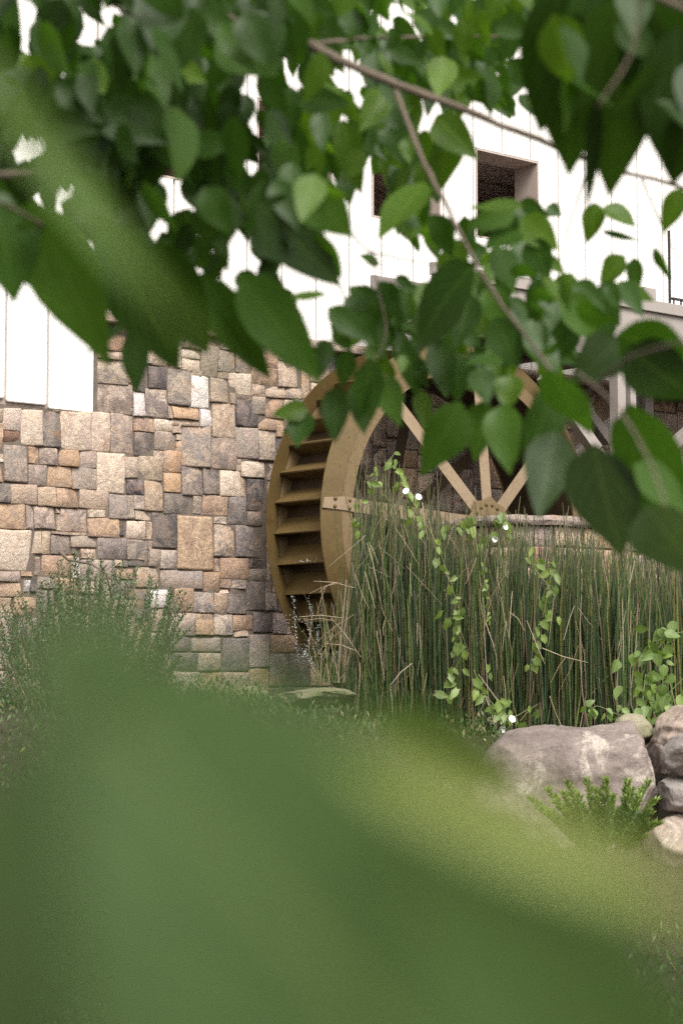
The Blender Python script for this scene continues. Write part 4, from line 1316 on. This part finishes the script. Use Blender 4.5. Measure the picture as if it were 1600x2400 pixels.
for (a, b) in (((560, 2900, .3), (300, 2100, .33)), ((900, 3000, .27), (700, 2200, .3)), ((1500, 3000, .25), (1000, 1900, .5)), ((200, 3000, .3), (150, 1560, .26)), ((800, 3000, .28), (820, 1800, .27))):
    p0, p1 = P(*a) - FL, P(*b) - FL
    m = MB(); m.tube([p0 + Vector((0, 0, -.12)), p0, p0.lerp(p1, .5) + Vector((.004, 0, 0)), p1], [.0022, .002, .0016, .0009], 6)
    m.build('stem', M['stem'], fore, True)
m = MB(); m.tube([(0, 0, -.05), (.005, 0, .5), (0, .0, 1.06), (P(800, 3000, .28) - FL + Vector((0, 0, -.12)))], [.008, .007, .005, .003], 8); m.build('stem', M['bark'], fore, True)
m = MB(); m.tube([(P(-140, 60, .36) - FL), (P(-500, 500, .36) - FL), (P(-600, 2600, .34) - FL), (0.0, 0, .5)], [.001, .0015, .003, .004], 6); m.build('stem', M['stem'], fore, True)

# ------------------------------------------------------------------ small leaved shrub at the left
rs = random.Random(15)
def at_ground(px, d):
    x = (px - 800) / F * d
    y = d
    return Vector((x, y, ground_z(x, y) - .02))
shrub = tag(empty('spiry_shrub', at_ground(190, 13.2)), 'small leaved shrub with upright spires in front of the stone wall', 'shrub')
SL = Vector(shrub.location)
sstem, sleaf = MB(), MB()
def leaflet(mb, p, axis, side, L, w, c):
    y = (axis + side).normalized(); x = y.cross(Vector((rs.uniform(-1, 1), rs.uniform(-1, 1), rs.uniform(-1, 1)))).normalized()
    n = len(mb.v)
    mb.v += [tuple(p), tuple(p + y * L * .55 + x * w), tuple(p + y * L), tuple(p + y * L * .55 - x * w)]
    mb.f.append((n, n + 1, n + 2, n + 3)); mb.c += [c] * 4
for k in range(190):
    tx = rs.uniform(-40, 450)
    prof = 1270 + abs(tx - 190) * .42 if tx > 190 else 1270 + abs(tx - 190) * .75
    ty = prof + abs(rs.gauss(0, 90)) + (170 if rs.random() < .3 else 0) * rs.random()
    d = rs.uniform(12.6, 13.8)
    b = at_ground(190 + (tx - 190) * .55 + rs.uniform(-60, 60), d)
    t = P(tx, ty, d + rs.uniform(-.3, .3))
    mid = b.lerp(t, .55) + Vector((rs.gauss(0, .03), 0, .03))
    pts = [b * (1 - s) ** 2 + mid * 2 * s * (1 - s) + t * s * s for s in (0, .25, .5, .75, 1)]
    sstem.tube([p - SL for p in pts], [.006, .005, .0036, .0025, .0012], 4)
    n = int((t - b).length * 58)
    for i in range(n):
        s = .18 + .82 * (i / n)
        p = b * (1 - s) ** 2 + mid * 2 * s * (1 - s) + t * s * s
        axd = (t - mid).normalized()
        for q in range(2):
            a = (i * 1.57 + q * math.pi) + rs.uniform(-.4, .4)
            side = Vector((math.cos(a), math.sin(a), rs.uniform(-.1, .3))) * 1.5
            g_ = rs.uniform(.7, 1.4)
            c = (.058 * g_, .10 * g_, .045 * g_) if rs.random() < .8 else (.15 * g_, .20 * g_, .085 * g_)
            leaflet(sleaf, p - SL, axd, side, rs.uniform(.018, .034) * (1.25 - .5 * s), .0065, c)
sstem.build('stems', M['bark'], shrub)
tag(sleaf.build('leaves', M['small_leaf'], shrub), kind='stuff')
tag(bpy.data.objects['stems'], kind='stuff')
# a bare twig crossing the shrub
tw = MB(); tw.tube([P(140, 1292, 13.0) - SL, P(160, 1312, 13.0) - SL, P(215, 1322, 13.0) - SL, P(250, 1345, 13.0) - SL, P(262, 1400, 13.1) - SL], [.012, .009, .006, .006, .004], 6)
tw.build('bare_twig', M['bark'], shrub, True)

# low growth over the bank: uncountable
cov = MB()
for k in range(19000):
    d = rs.uniform(7.0, 14.2); px = rs.uniform(-60, 1180 if d > 10.0 else 1720)
    x = (px - 800) / F * d
    if px > 640 and d > 13.2: continue
    p = Vector((x, d, ground_z(x, d)))
    h = rs.uniform(.02, .16) * (1.4 if px < 300 else 1)
    g_ = rs.uniform(.6, 1.5)
    c = (.06 * g_, .10 * g_, .03 * g_) if rs.random() < .85 else (.20 * g_, .18 * g_, .08 * g_)
    leaflet(cov, p + Vector((0, 0, h * rs.random())), Vector((0, 0, 1)), Vector((rs.uniform(-1, 1), rs.uniform(-1, 1), 0)), rs.uniform(.02, .06), .008, c)
tag(cov.build('ground_cover', M['small_leaf']), kind='stuff')

# ------------------------------------------------------------------ bindweed and weeds
PET = None
def petal_mesh():
    m = MB(); n = 10
    for i, (r, z) in enumerate(((.003, 0), (.006, .02), (.014, .032), (.022, .034))):
        for k in range(n):
            a = 2 * math.pi * k / n; rr = r * (1 + (.07 if i == 3 and k % 2 else 0))
            m.v.append((rr * math.cos(a), rr * math.sin(a), z))
    for i in range(3):
        for k in range(n): m.f.append((i * n + k, i * n + (k + 1) % n, (i + 1) * n + (k + 1) % n, (i + 1) * n + k))
    me = m.mesh('flower', True); me.materials.append(M['petal']); return me
PET = petal_mesh()
def vine(label, pts, d, n, size, flowers=(), mt='leaf_vine', seed=0, spread=10, group=None, hang=92, name='bindweed_vine', cat='vine'):
    rnd = random.Random(seed)
    base = P(*pts[0], d)
    v = tag(empty(name, base), label, cat, group)
    q = []
    for i in range(len(pts) - 1):
        a, b, c, e = [Vector(pts[j]) for j in (max(i - 1, 0), i, i + 1, min(i + 2, len(pts) - 1))]
        for k in range(6): q.append(cr(a, b, c, e, k / 6))
    q.append(Vector(pts[-1]))
    m = MB(); m.tube([P(p.x, p.y, d) - base for p in q], .0022, 4); m.build('stem', M['stem'], v, True)
    for k in range(n):
        t = (k + rnd.random() * .8) / n * (len(q) - 1); i = min(int(t), len(q) - 2)
        p = q[i].lerp(q[i + 1], t - i)
        L = rnd.uniform(*size) * .9; a = R_(rnd.gauss(hang, 38))
        bx, by = p.x + rnd.gauss(0, spread), p.y + rnd.gauss(0, spread * .6)
        roll = rnd.uniform(-50, 50)
        place_leaf(v, bx, by, bx + L * math.cos(a), by + L * math.sin(a), L * rnd.uniform(.55, .75) * max(.5, math.cos(R_(roll))), d - .02 + rnd.uniform(-.03, .02), roll, rnd.uniform(-40, 20), mt, rnd)
    for (fx, fy, ax_, ay) in flowers:
        o = link('flower', PET, v)
        dirv = (RIGHT * ax_ - UP * ay - FWD * .7).normalized()
        m4 = dirv.to_track_quat('Z', 'Y').to_matrix().to_4x4(); m4.translation = P(fx, fy, d - .05) - base
        o.matrix_local = m4
    return v
G = 'bindweed vines climbing the reeds'
vine('bindweed with yellowing leaves climbing the tallest reeds beside the wheel rim, two white flowers', [(1078,1440),(1062,1385),(1040,1320),(1018,1265),(990,1215),(968,1180),(945,1150),(938,1110),(912,1085),(925,1062)], 14.0, 34, (12, 26), ((955,1156,-.3,-.4),(976,1170,.3,-.4)), seed=1, group=G)
vine('short bindweed with small pale leaves at the far left edge of the reeds', [(838,1245),(842,1215),(870,1150),(885,1115),(880,1085)], 14.5, 13, (12, 24), seed=2, group=G)
vine('bindweed draped on the stone cap with two white flowers over the wall', [(1055,1240),(1085,1225),(1110,1245),(1140,1262),(1165,1225),(1180,1205),(1200,1260)], 14.3, 30, (16, 30), ((1176,1238,.6,-.3),(1165,1262,-.5,.1)), seed=3, group=G, spread=15)
vine('long bindweed hanging straight down the middle right of the reeds', [(1243,1275),(1250,1325),(1292,1320),(1290,1360),(1272,1400),(1285,1440),(1265,1470),(1260,1520),(1250,1570)], 13.4, 34, (16, 30), seed=4, group=G)
vine('bindweed with heart shaped leaves low in the reeds left of centre', [(1062,1430),(1070,1470),(1082,1530),(1060,1580),(1050,1630)], 13.6, 20, (18, 34), seed=5, group=G, spread=13)
vine('bindweed creeping low over the largest boulder with a white flower', [(1110,1570),(1130,1620),(1165,1660),(1200,1680),(1240,1660)], 12.6, 26, (18, 34), ((1194,1690,.3,-.4),(1182,1704,-.3,.3)), seed=6, group=G, spread=20)
vine('thin bindweed with tiny leaves between the flowered wall vine and the reeds', [(1130,1320),(1136,1370),(1142,1420),(1140,1460)], 13.6, 14, (9, 16), seed=7, group=G, spread=5)
vine('leafy light green weed at the right end of the reed bed', [(1490,1670),(1500,1600),(1512,1560),(1530,1520),(1560,1490),(1610,1480)], 12.5, 46, (22, 44), (), 'leaf_weed', 8, 26, None, 60, 'leafy_weed', 'weed')
vine('pale three leaved weed in the reeds just above the boulders', [(1500,1665),(1540,1650),(1580,1610),(1620,1570)], 12.3, 26, (20, 38), (), 'leaf_weed', 9, 24, None, 80, 'leafy_weed', 'weed')
vine('small pale creeper growing behind the top of the largest boulder', [(1380,1665),(1400,1655),(1440,1672),(1470,1680)], 12.3, 14, (16, 28), (), 'leaf_weed', 10, 12, None, 70, 'leafy_weed', 'weed')

# ------------------------------------------------------------------ yew seedling in front of the largest boulder
yew = tag(empty('yew_bush', P(1400, 2010, 9.9)), 'small yew bush with bright green tips in front of the largest boulder', 'bush')
YL = Vector(yew.location)
m = MB(); m.tube([(0, 0, .02), (.01, .01, -.2), (0, .02, -.55)], [.008, .012, .014], 6); m.build('trunk', M['bark'], yew, True)
rs = random.Random(66)
for (x0, y0, x1, y1) in ((1400,2010,1330,1835),(1410,2000,1375,1828),(1420,1990,1418,1826),(1430,1985,1520,1832),(1440,1990,1480,1850),(1450,1990,1535,1875),(1400,2000,1280,1850),(1460,1985,1545,1930),(1390,2000,1300,1880),(1430,1990,1450,1900),(1385,2010,1240,1870),(1400,1990,1390,1890),(1460,2000,1510,1960),(1370,2010,1345,1900),(1420,2010,1400,1850),(1405,2010,1352,1862),(1440,2000,1500,1868),(1390,2000,1318,1858),(1450,2000,1470,1830),(1395,2000,1262,1895),(1450,1995,1525,1905),(1415,2005,1435,1865),(1380,2005,1290,1905)):
    d = rs.uniform(9.6, 9.95)
    a, b = P(x0, y0, d), P(x1, y1, d - .05)
    mid = a.lerp(b, .5) + Vector((0, 0, .02))
    nb = MB(); nn_ = MB()
    br = MB(); br.tube([a - YL, mid - YL, b - YL], [.003, .0025, .0015], 5); bo = br.build('branch', M['stem'], yew, True)
    for i in range(110):
        s = .1 + .9 * i / 110
        p = a * (1 - s) ** 2 + mid * 2 * s * (1 - s) + b * s * s
        g_ = rs.uniform(.7, 1.3)
        c = (.075 * g_, .145 * g_, .035 * g_) if s < .7 else (.20 * g_, .29 * g_, .065 * g_)
        for q in range(3):
            an = rs.uniform(0, 6.28)
            leaflet(nn_, p - YL, (b - a).normalized(), Vector((math.cos(an), math.sin(an) * .6, rs.uniform(-.3, .5))) * 1.2, rs.uniform(.028, .048) * (1.15 - .4 * s), .0036, c)
    tag(nn_.build('needles', M['small_leaf'], bo), kind='stuff')
